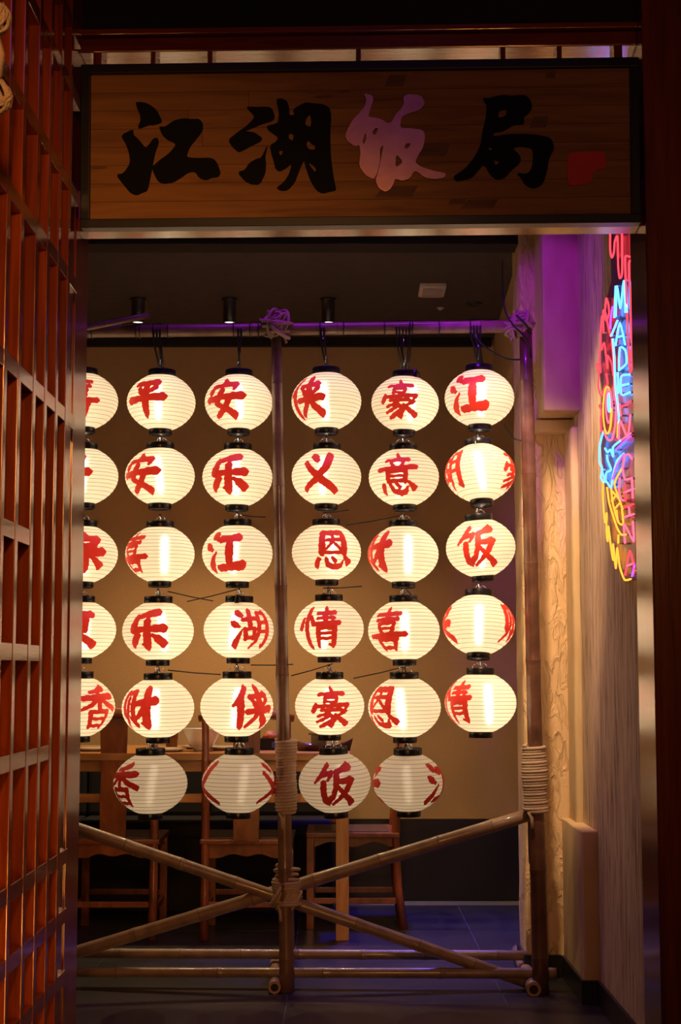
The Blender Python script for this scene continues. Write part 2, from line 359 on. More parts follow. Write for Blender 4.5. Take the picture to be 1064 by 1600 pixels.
# ------------------------------------------------------------------ lattice screen on the left
LX = FP(117, 900, -.1).x
ls = empty('lattice_screen', (LX, 3.15, 0), 'tall red lattice screen of upright slats left of the doorway', 'lattice')
# slats: thickness along the depth, body going away from the passage
def depth_at(x): return abs(LX) * F / (CX - x)
slats = [2.2, 2.33, 2.46, 2.58, 2.70, 2.82, 2.945, 3.09, 3.21, 3.335, 3.455]
sme = MB().box((-.055, -.014, .02), (0, .014, 3.40)).mesh('slat', 'red_wood_v', .002)
for y in slats: link('slat', sme, ls, (0, y-3.15, 0))
bars = [(2.67, 3.57), (2.52, 3.57), (2.29, 3.57), (2.085, 3.57), (1.765, 3.57), (1.46, 3.09), (1.235, 3.21), (1.03, 3.335), (.79, 3.57), (.66, 3.57), (.525, 3.57), (.39, 3.57), (3.0, 3.57), (.2, 3.57)]
for z, ye in bars:
    boxo('crossbar', (-.052, 2.0-3.15, z-.016), (-.0008, ye-3.15, z+.016), 'red_wood_d', ls, .0015)
boxo('stile', (-.06, 3.545-3.15, 0), (-.016, 3.568-3.15, 3.40), 'red_wood_v', ls, .002)
boxo('bottom_rail', (-.06, 2.0-3.15, 0), (.0, 3.57-3.15, .10), 'red_wood_d', ls, .003)
boxo('back_board', (-.072, 2.0-3.15, .02), (-.060, 3.57-3.15, 3.40), 'red_wood_v', ls, .001)
struct(boxo('wall_front_left', (-3.3, 3.60, 0), (LX-.08, 3.75, 3.45), 'blackpaint'), 'dark partition beyond the lattice', 'wall')

# ------------------------------------------------------------------ shop sign
SW, SH = 1.304, .388
sc = FP(560.5, 227, -.10)
sg = empty('shop_sign', sc, 'wide pine sign board with black brush characters above doorway', 'sign'); sg.rotation_euler = (math.radians(3.0), 0, FA)
SPX = SW / 868.0
def SL(x, y): return ((x-560.5)*SPX, -(y-227 + .0115*(x-560.5))*SPX)
sg['text'] = '江湖饭局'
fw = .021
bd = boxo('sign_board', (-SW/2+.01, .004, -SH/2+.01), (SW/2-.01, .022, SH/2-.01), 'pine', sg, .001)
nb = 8; hh = (SH-2*fw)/nb
for i in range(nb):
    z0 = -SH/2+fw+i*hh; k = random.choice((1, 1, 2)); cuts = sorted(random.uniform(-SW/2+.2, SW/2-.2) for _ in range(k-1))
    ed = [-SW/2+fw] + cuts + [SW/2-fw]
    for a, b in zip(ed[:-1], ed[1:]):
        boxo('plank', (a+.0003, -.006, z0+.0003), (b-.0003, .004, z0+hh-.0003), 'pine', sg, .0004)
for nm, a, b in (('frame_rail', (-SW/2, -.022, SH/2-fw), (SW/2, .024, SH/2)), ('frame_rail', (-SW/2, -.022, -SH/2), (SW/2, .024, -SH/2+fw)),
                 ('frame_stile', (-SW/2, -.0215, -SH/2+fw), (-SW/2+fw, .0235, SH/2-fw)), ('frame_stile', (SW/2-fw, -.0215, -SH/2+fw), (SW/2, .0235, SH/2-fw))):
    boxo(nm, a, b, 'frame_black', sg, .0015)
def poly_mesh(name, loops, depth, mat):
    cu = bpy.data.curves.new(name, 'CURVE'); cu.dimensions = '2D'; cu.fill_mode = 'BOTH'; cu.extrude = depth
    for lp in loops:
        sp = cu.splines.new('POLY'); sp.points.add(len(lp)-1); sp.use_cyclic_u = True
        for p, (x, y) in zip(sp.points, lp): p.co = (x, y, 0, 1)
    o = bpy.data.objects.new('tmp', cu); COL.objects.link(o)
    dg = bpy.context.evaluated_depsgraph_get(); me = bpy.data.meshes.new_from_object(o.evaluated_get(dg))
    bpy.data.objects.remove(o); me.name = name; me.materials.clear(); me.materials.append(M[mat])
    me.transform(Matrix.Rotation(math.pi/2, 4, 'X')); return me
def smooth_loop(lp, it=1):
    for _ in range(it):
        q = []
        for i in range(len(lp)):
            a, b = lp[i], lp[(i+1) % len(lp)]
            q += [(a[0]*.80+b[0]*.20, a[1]*.80+b[1]*.20), (a[0]*.20+b[0]*.80, a[1]*.20+b[1]*.80)]
        lp = q
    return lp
def from1(l): return [SL(100+x/2.313, 80+y/2.313) for x, y in l]
def from2(l): return [SL(520+x/1.956, 80+y/1.956) for x, y in l]
J = [[(258,187),(275,186),(298,190),(322,204),(338,220),(355,255),(348,263),(322,270),(305,270),(290,276),(272,283),(267,275),(277,255),(275,232),(265,210)],
 [(205,308),(250,285),(250,305),(272,325),(295,355),(305,345),(325,318),(340,318),(343,335),(330,370),(325,395),(315,450),(303,510),(285,517),(262,527),(240,517),(218,490),(188,452),(215,448),(240,410),(235,370),(222,335)],
 [(343,275),(365,278),(395,255),(430,246),(465,249),(490,248),(503,265),(502,290),(480,320),(455,350),(442,388),(480,392),(520,390),(540,393),(555,408),(568,445),(558,460),(535,462),(515,472),(490,463),(475,440),(450,443),(425,462),(395,480),(360,485),(340,475),(325,445),(318,425),(345,400),(380,375),(405,345),(400,335),(375,325),(355,305)]]
H = [[(660,203),(690,205),(730,204),(752,207),(764,240),(755,255),(720,265),(680,282),(660,290),(650,292),(690,298),(700,305),(718,318),(712,330),(680,345),(650,362),(632,370),(610,350),(594,325),(625,300),(660,275),(685,250),(690,238),(668,215)],
 [(738,340),(728,385),(732,410),(728,450),(708,487),(680,487),(655,475),(628,442),(655,435),(670,410),(695,395),(715,390)],
 [(768,175),(790,174),(808,184),(816,210),(815,235),(835,235),(828,215),(850,200),(875,188),(905,192),(940,195),(962,210),(967,235),(963,300),(965,380),(972,440),(980,485),(985,508),(960,513),(935,520),(912,508),(890,470),(876,430),(868,395),(850,440),(835,480),(810,508),(785,510),(768,500),(795,480),(815,450),(825,410),(800,430),(780,440),(765,430),(760,405),(752,380),(745,345),(770,330),(775,315),(755,300),(740,290),(733,275),(760,268),(775,262),(778,225)],
 [(890,230),(875,248),(872,270),(893,280),(895,255)], [(885,325),(875,340),(885,360),(908,362),(908,345),(893,338)], [(775,365),(785,385),(795,362)], [(884,405),(890,420),(910,445),(911,425)], [(815,300),(812,318),(828,330),(832,305)]]
FN = [[(95,132),(122,138),(124,155),(115,180),(108,205),(130,208),(150,212),(165,225),(180,222),(193,195),(205,185),(218,165),(215,145),(228,135),(270,138),(282,165),(265,185),(230,195),(210,205),(205,240),(235,240),(275,245),(282,265),(275,300),(262,320),(250,345),(270,360),(310,372),(345,378),(340,392),(310,397),(280,392),(255,372),(245,375),(235,395),(210,402),(190,395),(185,410),(175,428),(160,436),(140,425),(130,400),(140,370),(150,320),(155,290),(143,305),(145,340),(135,380),(125,398),(100,385),(80,355),(85,320),(82,290),(70,297),(45,280),(37,262),(60,215),(80,195),(100,170),(103,150)],
 [(100,252),(90,283),(96,290),(104,270)], [(193,318),(190,362),(215,345)], [(128,240),(120,256),(130,262),(140,240)], [(222,288),(218,305),(232,300),(238,286)]]
JU = [[(455,145),(475,148),(510,137),(545,140),(585,137),(600,150),(607,175),(595,195),(580,205),(582,228),(550,228),(520,248),(490,252),(487,265),(530,258),(590,257),(635,262),(662,270),(673,300),(655,335),(650,370),(638,410),(610,425),(585,415),(570,390),(557,377),(590,380),(605,360),(608,320),(605,300),(570,295),(545,300),(570,325),(570,345),(540,370),(525,390),(500,398),(480,385),(460,350),(445,365),(425,390),(400,398),(375,402),(365,388),(400,365),(430,330),(450,290),(455,250),(465,215),(470,170)],
 [(505,185),(502,208),(525,203),(532,180)], [(487,335),(495,355),(508,340)], [(476,294),(473,308),(488,305)]]
SE = [[(713,322),(722,314),(770,311),(818,310),(826,318),(829,345),(824,362),(796,366),(788,376),(784,398),(774,409),(722,416),(712,408),(710,370)]]
for nm, loops, fn, mat, dp in (('character_jiang', J, from1, 'ink', .003), ('character_hu', H, from1, 'ink', .003), ('character_fan', FN, from2, 'copper', .004), ('character_ju', JU, from2, 'ink', .003), ('red_seal', SE, from2, 'seal', .001)):
    o = link(nm, poly_mesh(nm, [smooth_loop(fn(l)) for l in loops], dp, mat), sg, (0, -.0085 - dp*.4, 0))
sg.children[-3]['label'] = 'copper coloured brush character'
for x, y, wx, wy in ((895, 145, 16, 5), (940, 165, 30, 5), (120, 425, 30, 5), (1010, 146, 22, 4)):
    u, v = SL(100+x/2.313, 80+y/2.313); a = MB().prism(arc(lambda t: (u+wx/2*SPX*math.cos(6.283*t)*(1+.15*math.sin(13*t)), v+wy/2*SPX*math.sin(6.283*t)), 15)[:-1], -.0066, -.0055).build('wood_knot', 'knot', sg)
for x, y, wx, wy in ((195, 90, 44, 34), (630, 218, 40, 34), (315, 303, 66, 40), (200, 432, 90, 34), (380, 463, 40, 16), (450, 470, 80, 28), (665, 72, 22, 22)):
    u, v = SL(520+x/1.956, 80+y/1.956); MB().prism([(u-wx/2*SPX/1.956*1.6, v-wy/2*SPX/1.956), (u+wx/2*SPX/1.956*.9, v-wy/2*SPX/1.956), (u+wx/2*SPX/1.956*1.3, v+wy/2*SPX/1.956), (u-wx/2*SPX/1.956, v+wy/2*SPX/1.956)], -.0064, -.0055).build('wood_patch', 'knot', sg)

# ================================================================== LANTERN CHARACTERS (brush strokes -> one clean outline each)
ST = {}
def B(*pts): return list(pts)
water = [B((14,4,4),(22,10,8),(32,18,5)), B((2,32,3),(10,38,7),(20,46,4)), B((7,92,8),(14,82,7),(24,64,4),(32,52,2))]
ST['平'] = [B((22,14,6),(50,12,5),(82,9,7)), B((32,26,4),(40,38,6)), B((76,24,6),(64,34,4),(58,42,2)), B((4,58,7),(50,52,5),(95,49,8)), B((53,14,6),(52,55,6),(50,88,7),(46,97,4))]
ST['安'] = [B((47,3,4),(54,12,7)), B((20,20,4),(14,36,7)), B((18,22,4),(60,17,5),(84,16,6)), B((84,16,6),(76,30,3)), B((4,56,6),(50,50,5),(96,47,8)), B((46,32,6),(36,56,6),(30,68,5)), B((30,68,5),(56,80,6),(78,94,8)), B((66,54,6),(54,76,6),(34,90,5),(14,98,3))]
ST['侠'] = [B((30,4,6),(18,28,6),(2,46,3)), B((19,34,6),(19,70,6),(18,96,6)), B((42,26,5),(66,22,4),(88,19,6)), B((48,34,4),(56,46,5)), B((88,30,5),(76,46,3)), B((35,61,5),(66,57,5),(98,54,7)), B((66,3,6),(65,50,6),(56,76,5),(36,96,4)), B((66,60,4),(80,78,7),(97,92,8))]
ST['豪'] = [B((48,1,4),(53,9,5)), B((18,17,4),(85,14,5)), B((35,24,3.5),(36,35,4)), B((35,24,3.5),(66,23,4)), B((66,23,4),(63,36,3.5)), B((36,35,3),(63,35,3)), B((14,44,5),(8,58,6)), B((12,47,4),(92,42,5)), B((92,42,5),(84,56,3)), B((28,56,4),(76,54,4)), B((50,57,4),(36,66,4),(18,72,3)), B((46,64,5),(60,78,6),(54,95,6),(42,92,3)), B((52,68,4),(30,80,4),(12,86,3)), B((56,80,4),(34,93,5),(16,99,3)), B((86,58,5),(66,70,3)), B((62,68,4),(80,82,6),(97,91,7))]
ST['江'] = water + [B((42,19,7),(66,17,5),(88,14,8)), B((66,18,6),(65,50,7),(64,85,6)), B((33,91,6),(64,88,6),(97,84,9))]
ST['乐'] = [B((82,6,7),(52,12,6),(24,20,4)), B((26,20,6),(20,40,7),(17,52,6)), B((17,52,6),(55,48,5),(92,46,8)), B((54,28,6),(54,70,7),(52,90,8),(40,86,3)), B((30,64,6),(18,78,7),(6,90,4)), B((68,64,4),(82,74,8),(95,84,8))]
ST['义'] = [B((30,5,5),(40,10,7),(47,18,5)), B((80,5,8),(68,36,7),(44,68,6),(6,92,4)), B((16,24,5),(34,44,6),(60,70,8),(97,94,6))]
def heart(y): return [B((13,y+2,6),(5,y+18,6)), B((32,y,4),(38,y+16,6),(56,y+21,6),(74,y+18,6),(77,y+6,3)), B((48,y-2,4),(56,y+7,5)), B((80,y-4,4),(95,y+9,8))]
ST['意'] = [B((48,0,4),(54,9,5)), B((20,17,4),(80,15,5)), B((34,22,3.5),(40,31,4)), B((68,21,4),(59,32,3)), B((4,40,5),(96,35,6)), B((28,46,5),(29,72,5)), B((28,47,4),(72,45,4)), B((71,45,5),(70,72,5)), B((30,58,3),(70,57,3)), B((30,70,4),(70,69,4))] + heart(78)
ST['喜'] = [B((15,14,4),(85,11,5)), B((50,0,5),(50,26,5)), B((22,27,4),(78,25,5)), B((30,36,4),(34,49,4)), B((30,36,4),(71,34,4)), B((71,34,4),(66,48,4)), B((34,48,3),(66,47,3)), B((35,52,4),(42,60,4)), B((68,51,4),(58,61,3)), B((4,67,5),(96,62,6)), B((28,76,5),(33,97,5)), B((28,76,4),(75,74,5)), B((75,74,5),(68,97,5)), B((33,95,4),(68,94,4))]
ST['恩'] = [B((22,5,7),(23,58,7)), B((20,6,6),(80,4,6)), B((79,4,7),(77,58,7)), B((23,57,4),(77,56,4)), B((33,25,3.5),(69,22,4)), B((51,11,4),(49,28,4),(34,47,3)), B((51,29,3),(66,46,4.5))] + heart(72)
ST['财'] = [B((11,12,5),(12,68,5)), B((11,13,4),(42,9,5)), B((42,9,5),(42,68,5)), B((27,24,4),(26,58,4),(18,80,4),(5,97,3)), B((31,71,3),(44,88,6)), B((50,37,5),(98,30,8)), B((79,3,7),(78,50,7),(76,90,8),(62,86,3)), B((75,40,5),(62,62,5),(46,76,3))]
ST['湖'] = [B((8,6,4),(15,11,8),(24,17,5)), B((0,34,3),(8,39,8),(18,45,4)), B((6,92,8),(12,80,7),(20,64,4),(26,52,2)), B((28,27,5),(60,23,5)), B((44,4,6),(45,48,5)), B((33,50,4.5),(35,76,5)), B((33,51,4),(58,48,4)), B((57,48,4.5),(54,74,4.5)), B((35,73,4),(55,71,4)), B((69,9,5),(68,60,5),(62,82,5),(50,97,3)), B((69,10,4),(94,7,5)), B((94,7,6),(95,60,6),(94,92,6),(83,89,3)), B((70,33,4),(93,31,4)), B((69,56,4),(93,54,4))]
ST['情'] = [B((18,2,6),(19,50,5),(18,97,6)), B((7,27,4),(1,52,6)), B((28,22,4),(35,37,5)), B((44,14,4),(92,11,5)), B((47,26,4),(88,24,4)), B((67,1,5),(67,40,5)), B((36,41,5),(98,37,6)), B((48,50,5),(48,75,5),(44,97,4)), B((48,51,4),(87,48,5)), B((87,48,5.5),(87,93,6),(76,91,3)), B((50,64,3.5),(86,62,3.5)), B((50,77,3.5),(86,75,3.5))]
ST['香'] = [B((72,3,7),(50,10,5),(26,14,3)), B((8,28,6),(94,23,7)), B((50,12,6),(50,54,5)), B((48,29,5),(30,44,5),(3,57,3)), B((53,29,4),(74,43,6),(98,54,7)), B((28,60,5),(30,98,5)), B((28,61,4),(73,59,5)), B((73,59,5),(70,98,5)), B((30,78,3.5),(71,77,3.5)), B((30,95,4),(70,94,4))]
ST['饭'] = [B((27,4,7),(18,24,6),(3,42,3)), B((18,24,5),(42,20,6)), B((42,20,6),(35,36,3)), B((24,42,6),(24,88,7)), B((24,90,6),(46,72,2)), B((90,6,9),(70,13,6),(54,18,5)), B((55,17,6),(54,50,6),(46,78,5),(32,97,3)), B((56,41,5),(90,37,7)), B((89,37,7),(78,62,6),(60,84,5),(42,97,3)), B((58,52,4),(76,76,6),(98,94,8))]
ST['宗'] = [B((46,2,4),(54,12,7)), B((18,20,4),(12,36,6)), B((18,22,4),(60,18,5),(86,17,7)), B((86,17,7),(78,32,3)), B((28,38,5),(74,35,6)), B((6,56,6),(94,50,8)), B((52,52,6),(52,92,8),(40,88,3)), B((30,66,6),(10,90,4)), B((68,64,4),(92,84,8))]
ST['束'] = [B((10,18,5),(92,14,7)), B((26,30,5),(28,56,5)), B((26,30,4),(76,28,5)), B((76,28,6),(73,56,5)), B((28,54,4),(73,52,4)), B((51,2,6),(51,97,6)), B((48,58,5),(30,78,5),(6,94,3)), B((54,58,4),(72,74,7),(97,90,8))]
CH = .156; LR = .1345          # character size, lantern radius (m)
NG = 84
def field(strokes):
    g = np.linspace(-8, 108, NG); X, Y = np.meshgrid(g, g); D = np.full(X.shape, 1e9)
    for s in strokes:
        for (x0, y0, r0), (x1, y1, r1) in zip(s[:-1], s[1:]):
            dx, dy = x1-x0, y1-y0; l2 = dx*dx+dy*dy
            t = np.clip(((X-x0)*dx + (Y-y0)*dy)/l2, 0, 1)
            rr = r0 + (r1-r0)*t
            ex, ey = X-(x0+dx*t), Y-(y0+dy*t); ea, eb = np.abs(ex*.80+ey*.60), np.abs(-ex*.60+ey*.80)
            D = np.minimum(D, (ea**3.2+eb**3.2)**(1/3.2)*1.03 - rr*(1.34 if len(strokes) < 10 else 1.10))
    D += .9*np.sin(X*.31+1.3*np.sin(Y*.23))*np.sin(Y*.37)     # dry-brush wobble
    return g, D
def profile(z):      # lantern radius at height z (metres from body centre)
    h0 = .1227; t = min(.999, abs(z)/h0); return LR*(1-t**2)**.62
def char_mesh(ch, mat, n):
    g, D = field(ST[ch]); vs, fs, key = [], [], {}
    def vert(k, x, y):
        if k not in key:
            u = (x-50)/100*CH; z = -(y-50)/100*CH
            r = profile(z)+.0016; a = u/(LR*.97)
            key[k] = len(vs); vs.append((r*math.sin(a), -r*math.cos(a), z))
        return key[k]
    for j in range(NG-1):
        for i in range(NG-1):
            cs = [(i, j), (i+1, j), (i+1, j+1), (i, j+1)]; dv = [D[b, a] for a, b in cs]
            if min(dv) >= 0: continue
            f = []
            for k in range(4):
                (a, b), (c, d) = cs[k], cs[(k+1) % 4]; v0, v1 = dv[k], dv[(k+1) % 4]
                if v0 < 0: f.append(vert(('c', a, b), g[a], g[b]))
                if (v0 < 0) != (v1 < 0):
                    t = v0/(v0-v1); kk = ('e',) + tuple(sorted(((a, b), (c, d))))
                    f.append(vert(kk, g[a]+(g[c]-g[a])*t, g[b]+(g[d]-g[b])*t))
            if len(f) >= 3: fs.append(f)
    me = bpy.data.meshes.new(n); me.from_pydata(vs, [], fs); me.materials.append(M[mat])
    me.polygons.foreach_set('use_smooth', [True]*len(fs)); return me
_cm = {}
def get_char(ch, lit):
    k = (ch, lit)
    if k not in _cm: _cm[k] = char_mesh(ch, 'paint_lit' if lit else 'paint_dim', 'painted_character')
    return _cm[k]
# shared lantern meshes
ZT, ZB = .1085, -.1123; NR = 15
def shell_profile():
    pr = []; n = 106
    for i in range(n):
        z = ZB + (ZT-ZB)*i/(n-1); t = (z-ZB)/(ZT-ZB)*NR
        pr.append((profile(z) + .0011*abs(math.sin(math.pi*t)) - .0004, z))
    return pr
sh = MB().lathe(shell_profile(), 56)
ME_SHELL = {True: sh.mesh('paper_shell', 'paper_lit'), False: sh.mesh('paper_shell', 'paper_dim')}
rm_ = MB()
for k in range(1, NR):
    z = ZB + (ZT-ZB)*k/NR; r = profile(z)+.0004; rm_.tube([(r*math.cos(2*math.pi*i/44), r*math.sin(2*math.pi*i/44), z) for i in range(44)], .00075, 3, closed=True)
ME_RIB = rm_.mesh('wire_ribs', 'rib')
def ring(r, h, z): return [(r-.004, z), (r, z), (r+.0015, z+.002), (r+.0015, z+h-.002), (r, z+h), (r-.004, z+h), (r-.004, z)]
rt, rb = .0525, .0435
ME_TOP = MB().lathe(ring(rt, .030, ZT-.004), 40).mesh('top_ring', 'black_plastic')
ME_BOT = MB().lathe(ring(rb, .027, ZB-.023), 40).mesh('bottom_ring', 'black_plastic')
ME_CROSS = MB().box((-rb+.002, -.004, ZB-.012), (rb-.002, .004, ZB-.009)).box((-.004, -rb+.002, ZB-.0121), (.004, rb-.002, ZB-.0091)).mesh('cross_bar', 'white_plastic')
bt = MB().lathe([(.004, -.075), (.010, -.07), (.0135, -.04), (.0135, .05), (.009, .066), (.004, .07)], 14, cap=True)
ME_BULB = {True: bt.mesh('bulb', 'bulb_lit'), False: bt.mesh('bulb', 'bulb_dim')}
ME_STEM = MB().lathe([(.012, .068), (.012, .10), (.008, .138), (.004, .14)], 10, cap=True).mesh('lamp_holder', 'black_plastic')
def hookwire(seed):
    r = random.Random(seed); m = MB()
    for s in (-1, 1):
        x = s*r.uniform(.008, .022); m.tube([(x*1.6, -.01, ZT+.012), (x*1.3, -.006, ZT+.036), (x*.7, 0, ZT+.046), (x*.2, .004, ZT+.038), (x*.5, 0, ZT+.022)], .0016, 5)
    m.tube([(0, 0, ZT+.0), (.003, .004, ZT+.025), (-.003, 0, ZT+.050)], .0042, 6); return m.mesh('wire_hook', 'steel_wire' if seed else 'cable')
ME_HOOK = [hookwire(i) for i in range(1, 4)]; ME_CORD = MB().tube([(0, .006, ZT-.02), (.004, .006, ZT+.028), (-.003, .006, ZT+.058)], .0045, 6).mesh('flex', 'cable')
pm, pr_ = G(448, 1549), G(845, 1552)
def FD(x): return pm.y + (pr_.y-pm.y)*(x-448)/(845-448)
ROWS = [
 [(131,627,112,[('喜',0)]), (252,629,112,[('平',-22)]), (373,629,111,[('安',-23)]), (510,627,114,[('侠',-40)]), (633,631,110,[('豪',-13)]), (749,622,113,[('江',-27)])],
 [(131,744,112,[('平',-15)]), (250,744,113,[('安',-31)]), (371,746,114,[('乐',-14)]), (510,745,113,[('义',-13)]), (631,746,114,[('意',-14)]), (750,739,113,[('湖',-74),('豪',70)])],
 [(129,866,114,[('宗',12)]), (250,866,112,[('喜',-50)]), (371,865,114,[('江',-20)]), (510,863,112,[('恩',12)]), (630,866,114,[('财',-60)]), (751,856,112,[('饭',-12)])],
 [(126,984,114,[('束',0)]), (247,986,115,[('乐',-14)]), (373,984,113,[('湖',26)]), (514,982,112,[('情',-16)]), (631,985,115,[('喜',-32)]), (748,976,115,[('侠',-94),('财',72)])],
 [(123,1104,116,[('香',44)]), (247,1106,116,[('财',-31)]), (370,1104,117,[('侠',31)]), (515,1103,111,[('豪',2)]), (632,1105,116,[('恩',-48)]), (751,1098,114,[('情',-56)])],
 [None, (235,1224,118,[('香',-48)]), (373,1223,117,[('义',-74),('义',74)]), (523,1222,115,[('饭',0)]), (638,1222,113,[('江',66),('安',-92)]), None]]
TILT = {(0,1):(0,1), (0,4):(0,2), (1,5):(-7,-2), (2,5):(1,-4), (3,5):(-7,1.5), (5,3):(2,-2.5), (4,3):(2,0), (5,1):(0,-.5), (0,3):(-1,-.5), (1,4):(-1,-1), (5,4):(2,-1), (2,4):(-1,0), (3,4):(-1,-.8), (0,5):(-1,0)}
rown = ['top row', 'second row', 'third row', 'fourth row', 'fifth row', 'bottom row']
coln = ['partly hidden behind the lattice post', 'second column from left', 'third column from left', 'fourth column from left', 'fifth column from left', 'rightmost column']
LAN = {}
for ri, row in enumerate(ROWS):
    for ci, it in enumerate(row):
        if not it: continue
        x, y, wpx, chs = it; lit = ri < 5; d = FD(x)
        c = P(x, y, d); s = wpx/113.0
        txt = ' and '.join(k for k, _ in chs[:1])
        lb = f"{'glowing cream' if lit else 'dim cream'} paper lantern with red {txt} character, {rown[ri]}, {coln[ci]}"
        root = empty('paper_lantern', c, lb, 'lantern', 'hanging paper lanterns'); root.scale = (s, s, s*random.uniform(.95, .975))
        tx, ty = TILT.get((ri, ci), (random.uniform(-1, 1), random.uniform(-.8, .8)))
        root.rotation_euler = (math.radians(tx), math.radians(ty), 0)
        spin = random.uniform(0, 6.28)
        b = link('paper_shell', ME_SHELL[lit], root); b.rotation_euler.z = spin
        r_ = link('wire_ribs', ME_RIB, b)
        for chh, phi in chs:
            o = link('painted_character', get_char(chh, lit), root); o.rotation_euler.z = math.radians(phi)
        link('top_ring', ME_TOP, root); bo = link('bottom_ring', ME_BOT, root); link('cross_bar', ME_CROSS, bo).rotation_euler.z = random.uniform(0, 3)
        bu = link('bulb', ME_BULB[lit], root, (random.uniform(-.02, .025), random.uniform(-.045, -.015), 0)); bu.rotation_euler = (random.uniform(-.12, .12), random.uniform(-.14, .14), 0)
        link('lamp_holder', ME_STEM, bu)
        if ri: link('wire_hook', random.choice(ME_HOOK), root).rotation_euler.z = random.uniform(-.6, .6)
        link('flex', ME_CORD, root)
        LAN[ri, ci] = root
# loose cable-tie tails, each a part of the lantern it is tied to
for (k, x0, y0, x1, y1, do) in (((3,1),262,924,333,939,-.03), ((3,2),370,921,292,940,.02), ((2,4),625,806,540,821,-.05), ((3,3),505,919,566,916,-.03), ((4,1),262,1047,345,1054,-.03), ((4,2),392,1039,458,1038,-.03), ((4,3),520,1037,455,1056,-.03), ((4,4),640,1040,552,1060,-.03), ((2,2),378,805,415,808,-.03), ((3,4),632,918,655,940,-.05), ((2,3),505,801,545,797,-.03)):
    root = LAN[k]; mi = (Matrix.LocRotScale(root.location, root.rotation_euler, root.scale)).inverted()
    a, b = P(x0, y0, FD(x0)+do*.2), P(x1, y1, FD(x1)+do); mid = (a+b)/2 + Vector((0, 0, -.002))
    MB().tube([mi @ a, mi @ mid, mi @ b], .0024, 5).build('cable_tie', 'cable', root)

# ================================================================== BAMBOO FRAME
bf = empty('bamboo_frame', (pm.x, pm.y, 0), 'bamboo pole frame lashed with rope that carries the lanterns', 'bamboo frame')
BO = Vector((pm.x, pm.y, 0))
ME_NODE = MB().lathe([(.98, -.09), (1.055, -.055), (1.075, 0), (1.055, .055), (.98, .09)], 16).mesh('node_ring', 'bamboo_node')
def bamboo(p0, p1, r, spacing=.32, start=.13, r1=None, bow=0, mat='bamboo'):
    p0, p1 = Vector(p0)-BO, Vector(p1)-BO; L_ = (p1-p0).length; ax = (p1-p0).normalized(); q = ax.to_track_quat('Z', 'Y'); r1 = r1 or r
    nodes = []; z = start
    while z < L_-.02: nodes.append(z); z += spacing*random.uniform(.88, 1.12)
    zs_ = sorted(set([0, L_] + [max(0, min(L_, n+o)) for n in nodes for o in (-.03, -.012, -.004, 0, .004, .012, .03)] + [L_*i/14 for i in range(15)]))
    prof = []
    for z in zs_:
        k = min([abs(z-n) for n in nodes] + [1]); rr = r + (r1-r)*z/L_
        prof.append((rr*(1.0 + (.055 if k < .005 else .03 if k < .013 else 0)), z))
    n = 16; m = MB().lathe(prof, n, cap=True)
    m.v = [(v[0] + bow*math.sin(math.pi*v[2]/L_), v[1], v[2]) for v in m.v]
    o = m.build('bamboo_pole', mat, bf, 0, p0); o.rotation_mode = 'QUATERNION'; o.rotation_quaternion = q
    for nz in nodes:
        nr = link('node_ring', ME_NODE, o, (bow*math.sin(math.pi*nz/L_), 0, nz)); rr = r + (r1-r)*nz/L_; nr.scale = (rr*1.012, rr*1.012, .022)
    for z_, rr in ((-.0006, r), (L_+.0006, r1)):
        e = MB().lathe([(rr*.95, 0), (rr*.62, 0)], 16).build('cut_end', 'bamboo_cut', o, 0, (0, 0, z_))
        MB().lathe([(rr*.62, 0), (.0005, 0)], 16).build('hollow', 'bamboo_hollow', e, 0)
    return o
S1 = FD(448)/F
def D_(x, o=0): return FD(x)+o
bamboo(P(60, 519, D_(60)), P(818, 510, D_(818)), 10.0*S1, .30, .2)                       # top pole
bamboo(P(-10, 540, D_(0, -.25)), P(232, 493, D_(232, -.02)+.02), 5*S1, .3)                # thin stick across
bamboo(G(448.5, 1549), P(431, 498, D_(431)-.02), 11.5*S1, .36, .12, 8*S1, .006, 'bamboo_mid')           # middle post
bamboo(G(845, 1552), P(821, 505, D_(821)-.0), 12.5*S1, .37, .13, 10*S1, 0, 'bamboo_dark')                   # right post
rg = G(838, 1500); bamboo(rg, P(833, 1215, D_(835)+.06), 10*S1, .36, .2, None, 0, 'bamboo_dark')
rm = G(452, 1496); bamboo(rm, P(449, 1330, D_(448)+.07), 9*S1, .36, .2)                   # middle rear leg
bamboo(P(70, 1277, D_(70, .045)), P(838, 1540, D_(838, .07)), 9.5*S1, .24, .1, 9*S1)      # diagonal falling right
bamboo(P(70, 1503, D_(70, .09)), P(843, 1268, D_(843, .05)), 10*S1, .24, .1, 10*S1)       # diagonal rising right
bamboo(P(60, 1519, D_(60, .06)), P(869, 1521, D_(869, .06)), 7.5*S1, .40, .3, 8.5*S1)     # front ground pole
bamboo(P(60, 1489, D_(60, .36)), P(846, 1493, D_(846, .34)), 8*S1, .26, .1, 8*S1)         # rear ground pole
for (xa, ya, xb, yb) in ((429, 1537, 431, 1499), (834, 1537, 809, 1486)):
    a, b = P(xa, ya, D_(xa)-.05), G(xb, yb, .023); a.z = .023
    bamboo(a, b, 9.5*S1 if xa < 500 else 11*S1, .3, .15)
